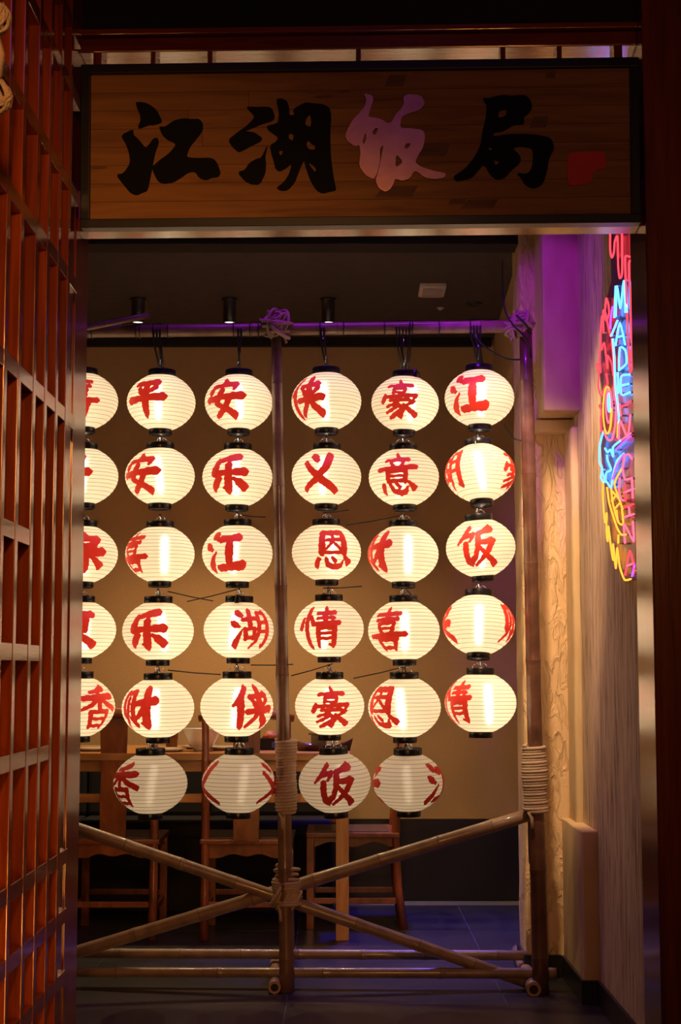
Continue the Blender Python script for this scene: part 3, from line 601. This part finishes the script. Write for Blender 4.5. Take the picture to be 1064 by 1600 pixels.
# rope lashings
def lash(center_a, center_b, rad, turns, rr, name='rope_lashing', squash=1, seed=0, tail=True, rad2=None):
    r = random.Random(seed); a, b = Vector(center_a)-BO, Vector(center_b)-BO; ax = (b-a).normalized(); u = ax.orthogonal().normalized(); w_ = ax.cross(u); pts = []
    n = int(turns*18)
    for i in range(n+1):
        t = i/n; an = 2*math.pi*turns*t; ra = rad*(1+.07*math.sin(t*9+seed)+.03*math.sin(an*.37)) if rad2 is None else rad+(rad2-rad)*t
        pts.append(a + (b-a)*t + (u*math.cos(an) + w_*math.sin(an)*squash)*ra)
    if tail: pts += [pts[-1]+Vector((.01, -.01, -.02)), pts[-1]+Vector((.012, -.012, -.06))]
    return MB().tube(pts, rr, 6).build(name, 'rope', bf)
def knot(c, R, rr, n, seed, name='rope_knot'):
    r = random.Random(seed); m = MB(); c = Vector(c)-BO
    for k in range(n):
        ax = Vector((r.uniform(-1, 1), r.uniform(-.6, .6), r.uniform(-1, 1))).normalized() if k % 3 else Vector((r.uniform(-.3, .3), r.uniform(-.3, .3), 1)).normalized()
        u = ax.orthogonal().normalized(); w_ = ax.cross(u); off = Vector((r.uniform(-.3, .3), r.uniform(-.2, .2), r.uniform(-.35, .35)))*R
        R2 = R*r.uniform(.72, .98)
        m.tube([c+off+(u*math.cos(6.2832*i/22)+w_*math.sin(6.2832*i/22))*R2*(1+.08*math.sin(3*6.28*i/22+seed)) for i in range(22)], rr*r.uniform(.8, 1.1), 6, closed=True)
    for k in range(3):
        an = r.uniform(0, 6.28); p = c+Vector((math.cos(an)*R, -.3*R, math.sin(an)*R)); m.tube([p*1, p+Vector((math.cos(an), -.2, math.sin(an)-.2))*R*.45], rr*.8, 5)
    return m.build(name, 'rope', bf)
knot(P(433, 510, D_(433)-.01), 21*S1, 2.9*S1, 20, 3)
knot(P(813, 508, D_(813)), 19*S1, 3.0*S1, 17, 5); knot(P(803, 515, D_(803)-.01), 13*S1, 2.6*S1, 8, 8)
lash(P(447, 1155, D_(447)), P(447, 1270, D_(447)), 14*S1, 24, 3.0*S1, seed=1)
lash(P(834, 1165, D_(832)+.006), P(837, 1268, D_(836)+.006), 17*S1, 23, 2.9*S1, seed=4)
lash(P(447, 1375, D_(447)+.02), P(447, 1412, D_(447)+.02), 16*S1, 9, 3.0*S1, seed=6, squash=1.4)
lash(P(432, 1394, D_(440)+.03), P(463, 1414, D_(455)+.03), 19*S1, 7, 2.9*S1, seed=9, squash=1.3, tail=False)
lash(P(449, 1352, D_(447)+.03), P(447, 1376, D_(447)+.02), 14*S1, 3, 2.6*S1, seed=11, tail=False, squash=1.5)
# black ties around the top pole
def pole_pt(x): return P(x, 519-9*(x-60)/758, D_(x))
def tie(x, rad=11.6*S1, rr=.0022):
    c = pole_pt(x)-BO; return MB().tube([c+Vector((random.uniform(-.001, .001), math.cos(6.2832*i/18)*rad, math.sin(6.2832*i/18)*rad)) for i in range(18)], rr, 5, closed=True).build('cable_tie', 'cable', bf)
for x in (144, 213, 219, 240, 263, 365, 391, 404, 500, 537, 601, 640, 644, 686, 734): tie(x)
# flexes from the pole to the top lanterns
FG = 'flexes feeding the top lanterns'
for ci, (xt, n) in {1: (246, 3), 2: (375, 2), 3: (504, 2), 4: (629, 5), 5: (742, 4)}.items():
    lx, ly, wpx, _ = ROWS[0][ci]; fx = empty('lantern_flex', pole_pt(xt), f'black looped flex tied to bamboo above the top lantern, {coln[ci]}', 'flex', FG)
    r = random.Random(ci); o_ = Vector(fx.location)
    for k in range(n):
        sp = (k-(n-1)/2)*5; a = pole_pt(xt+sp)+Vector((0, -.026, -.005)); e = P(lx+sp*.6, ly-55, D_(lx))
        t0 = pole_pt(xt+sp)+Vector((0, 0, .028)); b0 = pole_pt(xt+sp)+Vector((0, .026, 0))
        mid = (a+e)/2+Vector((r.uniform(-.008, .008), r.uniform(-.01, .01), 0))
        MB().tube([x_-o_ for x_ in (b0, t0, a, a+Vector((0, .004, -.03)), mid, e)], .0042 if n < 5 else .003, 6).build('cord', 'cable', fx)
    MB().tube([Vector((0, -.02, -.03))*1, P((xt+lx)/2+3, ly-75, D_(lx)-.01)-o_, P(lx-2, ly-60, D_(lx)-.01)-o_], .0012, 4).build('steel_wire', 'steel_wire', fx)
# loose black cables near the right post
def cable(pts, label, r=.0035):
    q = [Vector(p) for p in pts]; out = []
    for i in range(len(q)-1):
        p0, p1, p2, p3 = q[max(0, i-1)], q[i], q[i+1], q[min(len(q)-1, i+2)]
        for k in range(6):
            t = k/6; out.append(.5*((2*p1)+(p2-p0)*t+(2*p0-5*p1+4*p2-p3)*t*t+(3*p1-p0-3*p2+p3)*t**3))
    out.append(q[-1]); b0 = out[-1].copy()
    return tag(MB().tube([p-b0 for p in out], r, 6).build('power_cable', 'cable', None, 0, b0), label, 'cable')
cable([P(744, 527, D_(744)-.03), P(762, 545, D_(762)-.03), P(790, 560, D_(790)-.01), P(815, 562, D_(815)+.0)], 'black cable sagging from top pole to the right bamboo post')
cable([P(785, 408, 6.35), P(786, 455, 6.1), P(789, 484, D_(789)), P(800, 505, D_(800)-.055), P(818, 525, D_(818)-.06), P(828, 545, D_(825)-.03), P(830, 560, D_(826)-.02)], 'black cable dropping from ceiling across the right rope knot')
cable([P(806, 492, D_(806)-.06), P(820, 505, D_(820)-.065), P(831, 522, D_(828)-.05)], 'short black cable loop over the right rope knot')
cable([P(787, 662, D_(787)), P(793, 675, D_(790)+.02), P(803, 685, D_(800)+.03), P(815, 688, D_(815)+.03)], 'thin dark cable curling beside the lower right of the top right lantern', .003)

# ================================================================== NEON SIGN
M['acrylic'] = plain('smoky acrylic', (.10, .075, .12), .25)
ns = empty('neon_sign', WX(962, 905, WR-.03), 'tall neon sign of red, blue and yellow tubes on the streaked wall', 'neon sign')
no = Vector(ns.location)
def n7(x, y): return (840+x/4.571, 350+y/4.571)
def n8(x, y): return (840+x/4.75, 650+y/4.75)
def ell(cx, cy, rx, ry, n=26): return [(cx+rx*math.cos(6.2832*i/n), cy+ry*math.sin(6.2832*i/n)) for i in range(n)]
def neon(pts, fn, col, closed=False, off=.035, r=.0033):
    q = [WX(*fn(*p), WR-off)-no for p in pts]
    if not closed and len(q) > 2:
        out = []
        for i in range(len(q)-1):
            p0, p1, p2, p3 = q[max(0, i-1)], q[i], q[i+1], q[min(len(q)-1, i+2)]
            for k in range(4):
                t = k/4; c = .5*((2*p1)+(p2-p0)*t+(2*p0-5*p1+4*p2-p3)*t*t+(3*p1-p0-3*p2+p3)*t**3); l_ = p1.lerp(p2, t); out.append(l_.lerp(c, .7))
        q = out+[q[-1]]
    t = MB().tube(q, r, 6, closed=closed).build('neon_tube', NEON[col], ns)
    for p in (q[0], q[-1]):     # stand-off to the wall
        MB().tube([p+Vector((.004, 0, 0)), Vector((WR-no.x-.002, p.y, p.z))], .0035, 5).build('standoff', 'white_plastic', t)
    return t
q = [WX(x, y, WR-.022)-no for x, y in ((953,352),(990,352),(993,898),(976,904),(962,872),(950,800),(943,745),(938,690),(940,610),(935,570),(944,480),(955,440))]
MB().add([p for p in q]+[p+Vector((.004, 0, 0)) for p in q], [list(range(12)), list(range(12, 24))[::-1]]+[(i, i+12, (i+1) % 12+12, (i+1) % 12) for i in range(12)]).build('glow_catcher', 'acrylic', ns)  # panel added behind the tubes to catch their coloured glow
neon([(520,-60),(518,180),(530,240),(545,200),(550,130),(570,90),(575,300),(585,385),(600,370),(605,280),(600,-40)], n7, 'r')
neon([(660,235),(628,230),(625,300),(640,700),(650,900),(660,1060),(678,990),(668,940),(676,850),(668,800),(662,500),(655,400),(652,280),(662,262)], n7, 'r')
def n6(x, y): return (781+x/2.438, 344+y/2.438)
for st in ([(441,368),(446,252),(459,335),(472,232),(478,352)], [(440,478),(457,392),(477,474)], [(447,446),(470,440)], [(453,572),(457,486),(478,496),(482,545),(453,572)], [(494,588),(462,596),(463,664),(495,656)], [(463,630),(490,624)],
           [(436,372),(441,250)], [(484,352),(478,228)], [(449,580),(452,660)]): neon(st, n6, 'b')
neon([(455,700),(460,745)], n6, 'k'); neon([(452,835),(458,765),(486,825),(497,742)], n6, 'k'); neon([(462,712),(498,690)], n6, 'r'); neon([(448,830),(450,770)], n6, 'y')
neon([(490,530),(480,640),(490,690),(510,640),(505,570),(490,530)], n7, 'r'); neon([(470,780),(468,630),(480,620),(495,690),(520,800)], n7, 'r'); neon([(535,590),(522,680),(520,750)], n7, 'p')
neon([(460,655),(450,780),(453,900),(475,850),(490,960),(500,1030),(500,940),(530,1000),(540,1080)], n7, 'r')
neon([(445,890),(442,980),(450,1060),(432,995),(420,1010),(438,1070),(432,1150),(445,1215),(460,1225),(478,1170),(500,1140),(490,1070)], n7, 'r')
neon(ell(498,1330,30,168), n7, 'y', True); neon(ell(508,1300,20,120), n7, 'k', True); neon(ell(512,1275,9,66), n7, 'b', True)
neon([(530,820),(545,1000),(548,1200),(562,1300),(552,1450),(530,1540),(500,1540),(470,1480)], n7, 'k'); neon([(455,1285),(440,1300),(460,1340),(450,1390),(455,1480)], n7, 'r')
neon([(538,820),(548,950),(552,1060),(560,1200),(575,1300),(580,1420)], n7, 'b'); neon([(525,800),(550,740),(570,690)], n7, 'b')
neon([(485,120),(462,220),(460,340),(480,390),(470,460),(500,490),(510,420),(545,400),(520,330),(515,290)], n8, 'b')
neon([(500,240),(520,270),(540,250),(560,300),(560,230),(620,180)], n8, 'b'); neon([(475,400),(500,470),(520,500),(545,530),(560,440),(590,330),(640,280)], n8, 'b')
neon([(620,180),(690,128)], n8, 'k'); neon([(580,250),(630,200),(690,150)], n8, 'p')
neon([(700,320),(675,282),(645,300),(632,390),(648,470),(700,460)], n8, 'k'); neon([(640,280),(590,360),(555,470),(550,510)], n8, 'p')
neon([(625,390),(570,500),(600,600),(630,690)], n8, 'y'); neon([(515,530),(530,640),(560,740),(590,830),(620,880),(655,880)], n8, 'y')
neon([(545,540),(560,660),(600,790),(635,800),(625,690)], n8, 'y'); neon([(555,560),(600,610)], n8, 'y'); neon([(550,630),(588,580)], n8, 'y'); neon([(570,690),(606,650)], n8, 'y'); neon([(585,700),(595,780)], n8, 'y')
neon([(610,460),(605,560),(620,620),(645,625)], n8, 'k')
for st in ([(645,500),(652,635)], [(700,470),(706,610)], [(640,570),(712,540)], [(640,680),(710,655)], [(676,668),(682,738)], [(642,752),(714,728)], [(648,945),(642,800),(712,930),(706,780)], [(650,1180),(684,1000),(722,1150)], [(664,1112),(712,1094)]): neon(st, n8, 'k' if st[0][1] % 20 else 'r')
neon([(485,480),(485,620),(500,790),(512,720),(510,850),(520,930),(525,820),(545,980),(560,1070),(560,950),(580,1130),(590,980),(610,1120),(645,1215),(690,1210)], n8, 'y'); neon([(600,880),(598,945)], n8, 'y')
neon([(700,1190),(720,1110)], n8, 'p')

# ================================================================== DINING FURNITURE
def rail(name, a, b, w_, h_, mat, parent, bev=.003):
    """straight timber of section w_ x h_ from a to b in the parent's space"""
    a, b = Vector(a), Vector(b); ax = (b-a).normalized(); L_ = (b-a).length
    up_ = Vector((0, 0, 1)) if abs(ax.z) < .9 else Vector((0, 1, 0)); u = ax.cross(up_).normalized(); v = u.cross(ax)
    vs = [p + u*su*w_/2 + v*sv*h_/2 for p in (a, b) for su, sv in ((-1,-1),(1,-1),(1,1),(-1,1))]
    return MB().add(vs, [(3,2,1,0),(4,5,6,7),(0,1,5,4),(1,2,6,5),(2,3,7,6),(3,0,4,7)]).build(name, mat, parent, bev)
def chair(loc, rz, label):
    c = empty('dining_chair', loc, label, 'chair', 'wooden dining chairs around the long table', rz); W, Dp, Hs = .185, .20, .445
    boxo('seat', (-W-.025, -Dp-.02, Hs-.025), (W+.025, Dp+.02, Hs), 'chair_wood', c, .006)
    boxo('seat_panel', (-W+.02, -Dp+.03, Hs-.001), (W-.02, Dp-.02, Hs+.003), 'dark_wood', c, .001)
    for sx in (-1, 1):
        MB().tube([(sx*W, -Dp-.035, 0), (sx*W, -Dp-.01, .2), (sx*W, -Dp, .44), (sx*W, -Dp-.02, .72), (sx*W, -Dp-.055, 1.0)], [.021, .020, .020, .018, .016], 10).build('back_leg', 'chair_wood', c)
        rail('leg', (sx*W, Dp, 0), (sx*W, Dp, Hs-.02), .036, .036, 'chair_wood', c)
        rail('stretcher', (sx*W, -Dp, .13), (sx*W, Dp, .13), .018, .028, 'chair_wood', c)
        pr = arc(lambda t: (-Dp+2*Dp*t, Hs-.055-.035*math.cos(4*math.pi*t)*(1 if .12 < t < .88 else 1.2)*.35), 17); ap = MB().prism([(-Dp, Hs-.024), ] + pr + [(Dp, Hs-.024)], -.008, .008).build('apron', 'chair_wood', c, 0, (sx*W, 0, 0)); ap.rotation_euler.z = math.pi/2
    for sy in (-1, 1):
        pr = arc(lambda t: (-W+2*W*t, Hs-.072-.022*abs(2*t-1)**3+.006*math.cos(6*math.pi*t)), 21); MB().prism([(-W, Hs-.024)] + pr + [(W, Hs-.024)], -.008, .008).build('apron', 'chair_wood', c, 0, (0, sy*Dp, 0))
        rail('stretcher', (-W, sy*Dp-(.01 if sy < 0 else 0), .155), (W, sy*Dp-(.01 if sy < 0 else 0), .155), .018, .026, 'chair_wood', c)
    MB().tube([(-W-.03, -Dp-.05, .985), (-W*.5, -Dp-.065, 1.005), (0, -Dp-.07, 1.015), (W*.5, -Dp-.065, 1.005), (W+.03, -Dp-.05, .985)], [.016, .022, .026, .022, .016], 8).build('crest_rail', 'chair_wood', c)
    q = [(-.058, Hs-.01), (.058, Hs-.01), (.060, .6), (.056, .75), (.062, .9), (.062, 1.0), (-.062, 1.0), (-.062, .9), (-.056, .75), (-.060, .6)]
    sp = MB().prism(q, -Dp-.028, -Dp-.014).build('back_splat', 'chair_wood', c, .002); return c
cy = G(322, 1470).y + .235
c1x, c2x = P(177, 1313, cy-.2).x, P(385, 1313, cy-.2).x
chair((c1x, cy, 0), 0, 'wooden chair with wide splat back nearest the lattice, seen from behind')
chair((c2x, cy, 0), 0, 'wooden chair seen from behind, left of the middle bamboo post')
g3 = G(632, 1452); chair((g3.x-.24, g3.y+.19, 0), math.pi/2, 'wooden chair side on at the right end of the table')
chair((c1x+.28, cy+1.0, 0), math.pi, 'shadowed wooden chair on far side of table, left')
chair((c2x+.25, cy+1.0, 0), math.pi, 'shadowed wooden chair on far side of table, right')
chair((c1x-.58, cy, 0), 0, 'wooden chair hidden behind the lattice post, outermost left')
# table
TY0 = 7.18; TZ = P(300, 1177, TY0).z; TXR = P(547, 1177, TY0).x
tb = empty('dining_table', (TXR-1.2, TY0+.4, 0), 'long honey wood dining table behind the lanterns', 'table'); to = Vector(tb.location)
def tbx(n, a, b, mat='table_wood', bev=.003): return MB().box(Vector(a)-to, Vector(b)-to).build(n, mat, tb, bev)
TXL = TXR-2.4
for k in range(5): tbx('top_board', (TXL, TY0+k*.16+.0006, TZ-.032), (TXR, TY0+(k+1)*.16-.0006, TZ), bev=.0015)
tbx('apron', (TXL+.05, TY0+.04, TZ-.085), (TXR-.05, TY0+.065, TZ-.032)); tbx('apron', (TXL+.05, TY0+.735, TZ-.085), (TXR-.05, TY0+.76, TZ-.032))
zr = P(300, 1247, TY0+.05).z; tbx('stretcher', (TXL+.05, TY0+.04, zr-.02), (P(506, 1247, TY0).x, TY0+.075, zr+.02))
gp = G(534, 1463); px0, px1 = G(525, 1463).x, G(545, 1463).x
MB().box(Vector((px0, TY0+.002, 0))-to, Vector((px1, TY0+.04, TZ-.033))-to).build('leg', 'plank_wood', tb, .002)
tbx('leg', (px0, TY0+.74, 0), (px1, TY0+.78, TZ-.033)); tbx('leg', (TXL+.06, TY0+.03, 0), (TXL+.12, TY0+.09, TZ-.033)); tbx('leg', (TXL+.06, TY0+.72, 0), (TXL+.12, TY0+.78, TZ-.033))
bs = empty('shade_bench', (-1.2, 8.2, 0), 'invented dark bench standing in for shade behind the table', 'bench')  # bench is invented, its black stands in for the shade there
boxo('plinth', (-1.4, -.16, 0), (1.16, .20, .36), 'blackpaint', bs, .004)
for k in range(4):
    boxo('seat_cushion', (-1.4+.64*k+.003, -.19, .36), (-1.4+.64*(k+1)-.003, .20, .45), 'blackpaint', bs, .02)
    boxo('back_cushion', (-1.4+.64*k+.003, .10, .45), (-1.4+.64*(k+1)-.003, .20, .78), 'blackpaint', bs, .02)
# things on the table
def on_table(x, dy): 
    p = P(x, 1170, TY0+dy); return Vector((p.x, TY0+dy, TZ))
q = on_table(315, .20); bw = empty('serving_bowl', q, 'large white flared bowl on the table between two lanterns', 'bowl')
MB().lathe([(.001, 0), (.036, 0), (.038, .010), (.045, .016), (.072, .055), (.092, .098), (.096, .104), (.092, .104), (.068, .06), (.040, .024), (.001, .02)], 36).build('bowl_body', 'ware', bw); MB().lathe([(.0915, 0), (.0965, .0015), (.0965, .005), (.0915, .006)], 36).build('rim', 'ware', bw, 0, (0, 0, .101))
q = on_table(311, .42); tag(MB().lathe([(.001, 0), (.06, 0), (.085, .012), (.088, .016), (.06, .008), (.001, .006)], 32).build('dinner_plate', 'ware', None, 0, q), 'white plate with food behind the large bowl', 'plate')
tag(MB().lathe([(.001, .006), (.05, .010), (.045, .035), (.03, .055), (.01, .07), (.001, .072)], 14).build('stir_fry', 'food', None, 0, q+Vector((0, 0, .004))), 'mound of brown orange food on the plate behind the bowl', 'food')
q = on_table(310, .62); tag(MB().lathe([(.001, 0), (.020, 0), (.034, .055), (.036, .07), (.033, .07), (.018, .006), (.001, .005)], 24).build('cup', 'ware', None, 0, q+Vector((0, 0, 0))), 'small white cup behind the food plate', 'cup')
q = on_table(146, .22); tag(MB().lathe([(.001, 0), (.06, 0), (.085, .012), (.088, .016), (.06, .008), (.001, .006)], 32).build('dinner_plate', 'ware', None, 0, q), 'white plate at the left beside the door post', 'plate')
q = on_table(262, .16); tag(MB().lathe([(.001, 0), (.06, 0), (.085, .012), (.088, .016), (.06, .008), (.001, .006)], 32).build('dinner_plate', 'ware', None, 0, q), 'white plate left of the large bowl', 'plate')
q = on_table(268, .34); tag(MB().lathe([(.001, 0), (.026, 0), (.032, .08), (.034, .09), (.031, .09), (.024, .006), (.001, .005)], 24).build('drinking_glass', 'brown_glass', None, 0, q), 'amber drinking glass behind the left plate', 'glass')
q = on_table(352, .30); tag(MB().lathe([(.001, 0), (.05, 0), (.075, .012), (.078, .016), (.05, .008), (.001, .006)], 32).build('dinner_plate', 'ware', None, 0, q), 'white plate right of the large bowl', 'plate')
q = on_table(425, .30); bx_ = empty('food_box', q, 'dark lidded box with blue label on the table by the rope', 'box')
boxo('body', (-.055, -.035, 0), (.055, .035, .055), 'blackpaint', bx_); boxo('label_patch', (.0, -.0365, .012), (.045, -.035, .04), 'blue_box', bx_, .0003)
tag(MB().lathe([(.001, 0), (.04, 0), (.03, .02), (.015, .032), (.001, .036)], 9).build('fried_snack', 'food', None, 0, q+Vector((-.01, 0, .0555))), 'orange fried food heaped on the dark box', 'food')
# boat tray
q = on_table(503, .22); bt_ = empty('boat_tray', q, 'dark wooden boat shaped serving tray at table end', 'tray')
hull = MB(); vs = []
for k, t in enumerate(np.linspace(-1, 1, 15)):
    w_ = .06*(1-abs(t)**2.6)+.004; zt = .028+.03*abs(t)**3; x_ = .145*t
    vs += [(x_, -w_, zt), (x_*.9, -w_*.6, 0), (x_*.9, w_*.6, 0), (x_, w_, zt), (x_*.97, w_*.85, zt), (x_*.88, w_*.5, .010), (x_*.88, -w_*.5, .010), (x_*.97, -w_*.85, zt)]
fs = [(a*8+j, a*8+(j+1) % 8, (a+1)*8+(j+1) % 8, (a+1)*8+j) for a in range(14) for j in range(8)] + [tuple(range(8)), tuple(range(112, 120))]
hull.add(vs, fs).build('hull', 'dark_wood', bt_)
boxo('cabin', (-.05, -.03, .010), (.02, .03, .075), 'dark_wood', bt_); boxo('cabin_roof', (-.062, -.038, .075), (.032, .038, .084), 'dark_wood', bt_); rail('mast', (-.02, 0, .084), (-.02, 0, .15), .008, .008, 'dark_wood', bt_, .001)

# ================================================================== CEILING FITTINGS
dx = ['left of the thin bamboo stick', 'left of the middle bamboo post', 'right of the middle bamboo post']
for i, px in enumerate((216, 359, 513)):
    p = P(px, 467, 7.85); yy = (CEIL-CAMH)/(p.z-CAMH)*7.85; p = P(px, 467, yy)
    dl = empty('ceiling_downlight', (p.x, yy, CEIL), f'black cylinder ceiling downlight, {dx[i]}', 'downlight', 'black ceiling downlights')
    MB().lathe([(.001, 0), (.040, 0), (.040, -.008), (.033, -.008), (.033, -.118), (.030, -.120), (.028, -.112), (.001, -.110)], 28).build('housing', 'black_plastic', dl)
    MB().lathe([(.0275, 0), (.001, -.001)], 24).build('lens', 'spot_face', dl, 0, (0, 0, -.113))
    lt = lamp('downlight_beam', 'SPOT', (0, 0, -.13), None, 62, (1.0, .68, .34), .02, 95, .8); lt.parent = dl
def ceil_pt(x, y):
    c, s = math.cos(PITCH), math.sin(PITCH); a, b = (x-CX)/F, (CY-y)/F; v = Vector((a, c-b*s, s+b*c)); t = (CEIL-CAMH)/v.z; return Vector((v.x*t, v.y*t, CEIL))
p = ceil_pt(675, 450)
vn = empty('ceiling_vent', p, 'square white vent panel on the dark ceiling', 'vent')
boxo('frame', (-.062, -.10, -.022), (.062, .10, 0), 'white_plastic', vn, .006); boxo('grille', (-.046, -.085, -.027), (.046, .085, -.0215), 'grey_plastic', vn, .001)
p = ceil_pt(741, 474); tag(MB().lathe([(.001, -.004), (.028, -.004), (.034, -.010), (.040, -.008), (.042, 0)], 28).build('recessed_downlight', 'black_plastic', None, 0, p), 'unlit black recessed ring light near the right wall', 'downlight')
p = ceil_pt(688, 481); tag(MB().lathe([(.001, -.012), (.008, -.012), (.012, -.004), (.018, -.003), (.019, 0)], 20).build('sprinkler_head', 'grey_plastic', None, 0, p), 'tiny ceiling sprinkler head beyond the white vent', 'sprinkler')

# ================================================================== ROPE BUNDLES AT THE LEFT EDGE
rp = P(-7, 100, 2.45); rb_ = empty('rope_bundle', rp, 'pale knotted rope bundle hanging at the upper left edge', 'rope')
for k, (yy, R) in enumerate(((28, 24), (150, 26))):
    c = P(-9, yy, 2.45)-rp; r = random.Random(k+20); m = MB(); s_ = 2.45/F
    for j in range(15):
        ax = Vector((r.uniform(-1, 1), r.uniform(-1, 1), r.uniform(-.6, .6))).normalized(); u = ax.orthogonal().normalized(); w_ = ax.cross(u)
        m.tube([c+(u*math.cos(6.2832*i/20)+w_*math.sin(6.2832*i/20)*1.15)*R*s_*r.uniform(.93, 1.0) for i in range(20)], 3.4*s_, 6, closed=True)
    m.build('knot', 'rope', rb_)
MB().tube([P(-16, -60, 2.45)-rp, P(-15, 90, 2.45)-rp, P(-16, 190, 2.45)-rp], .008, 8).build('hanging_cord', 'rope', rb_)
MB().tube([P(-8, 60, 2.44)-rp, P(-2, 85, 2.43)-rp, P(-6, 120, 2.44)-rp], .010, 8).build('cord_loop', 'rope', rb_)
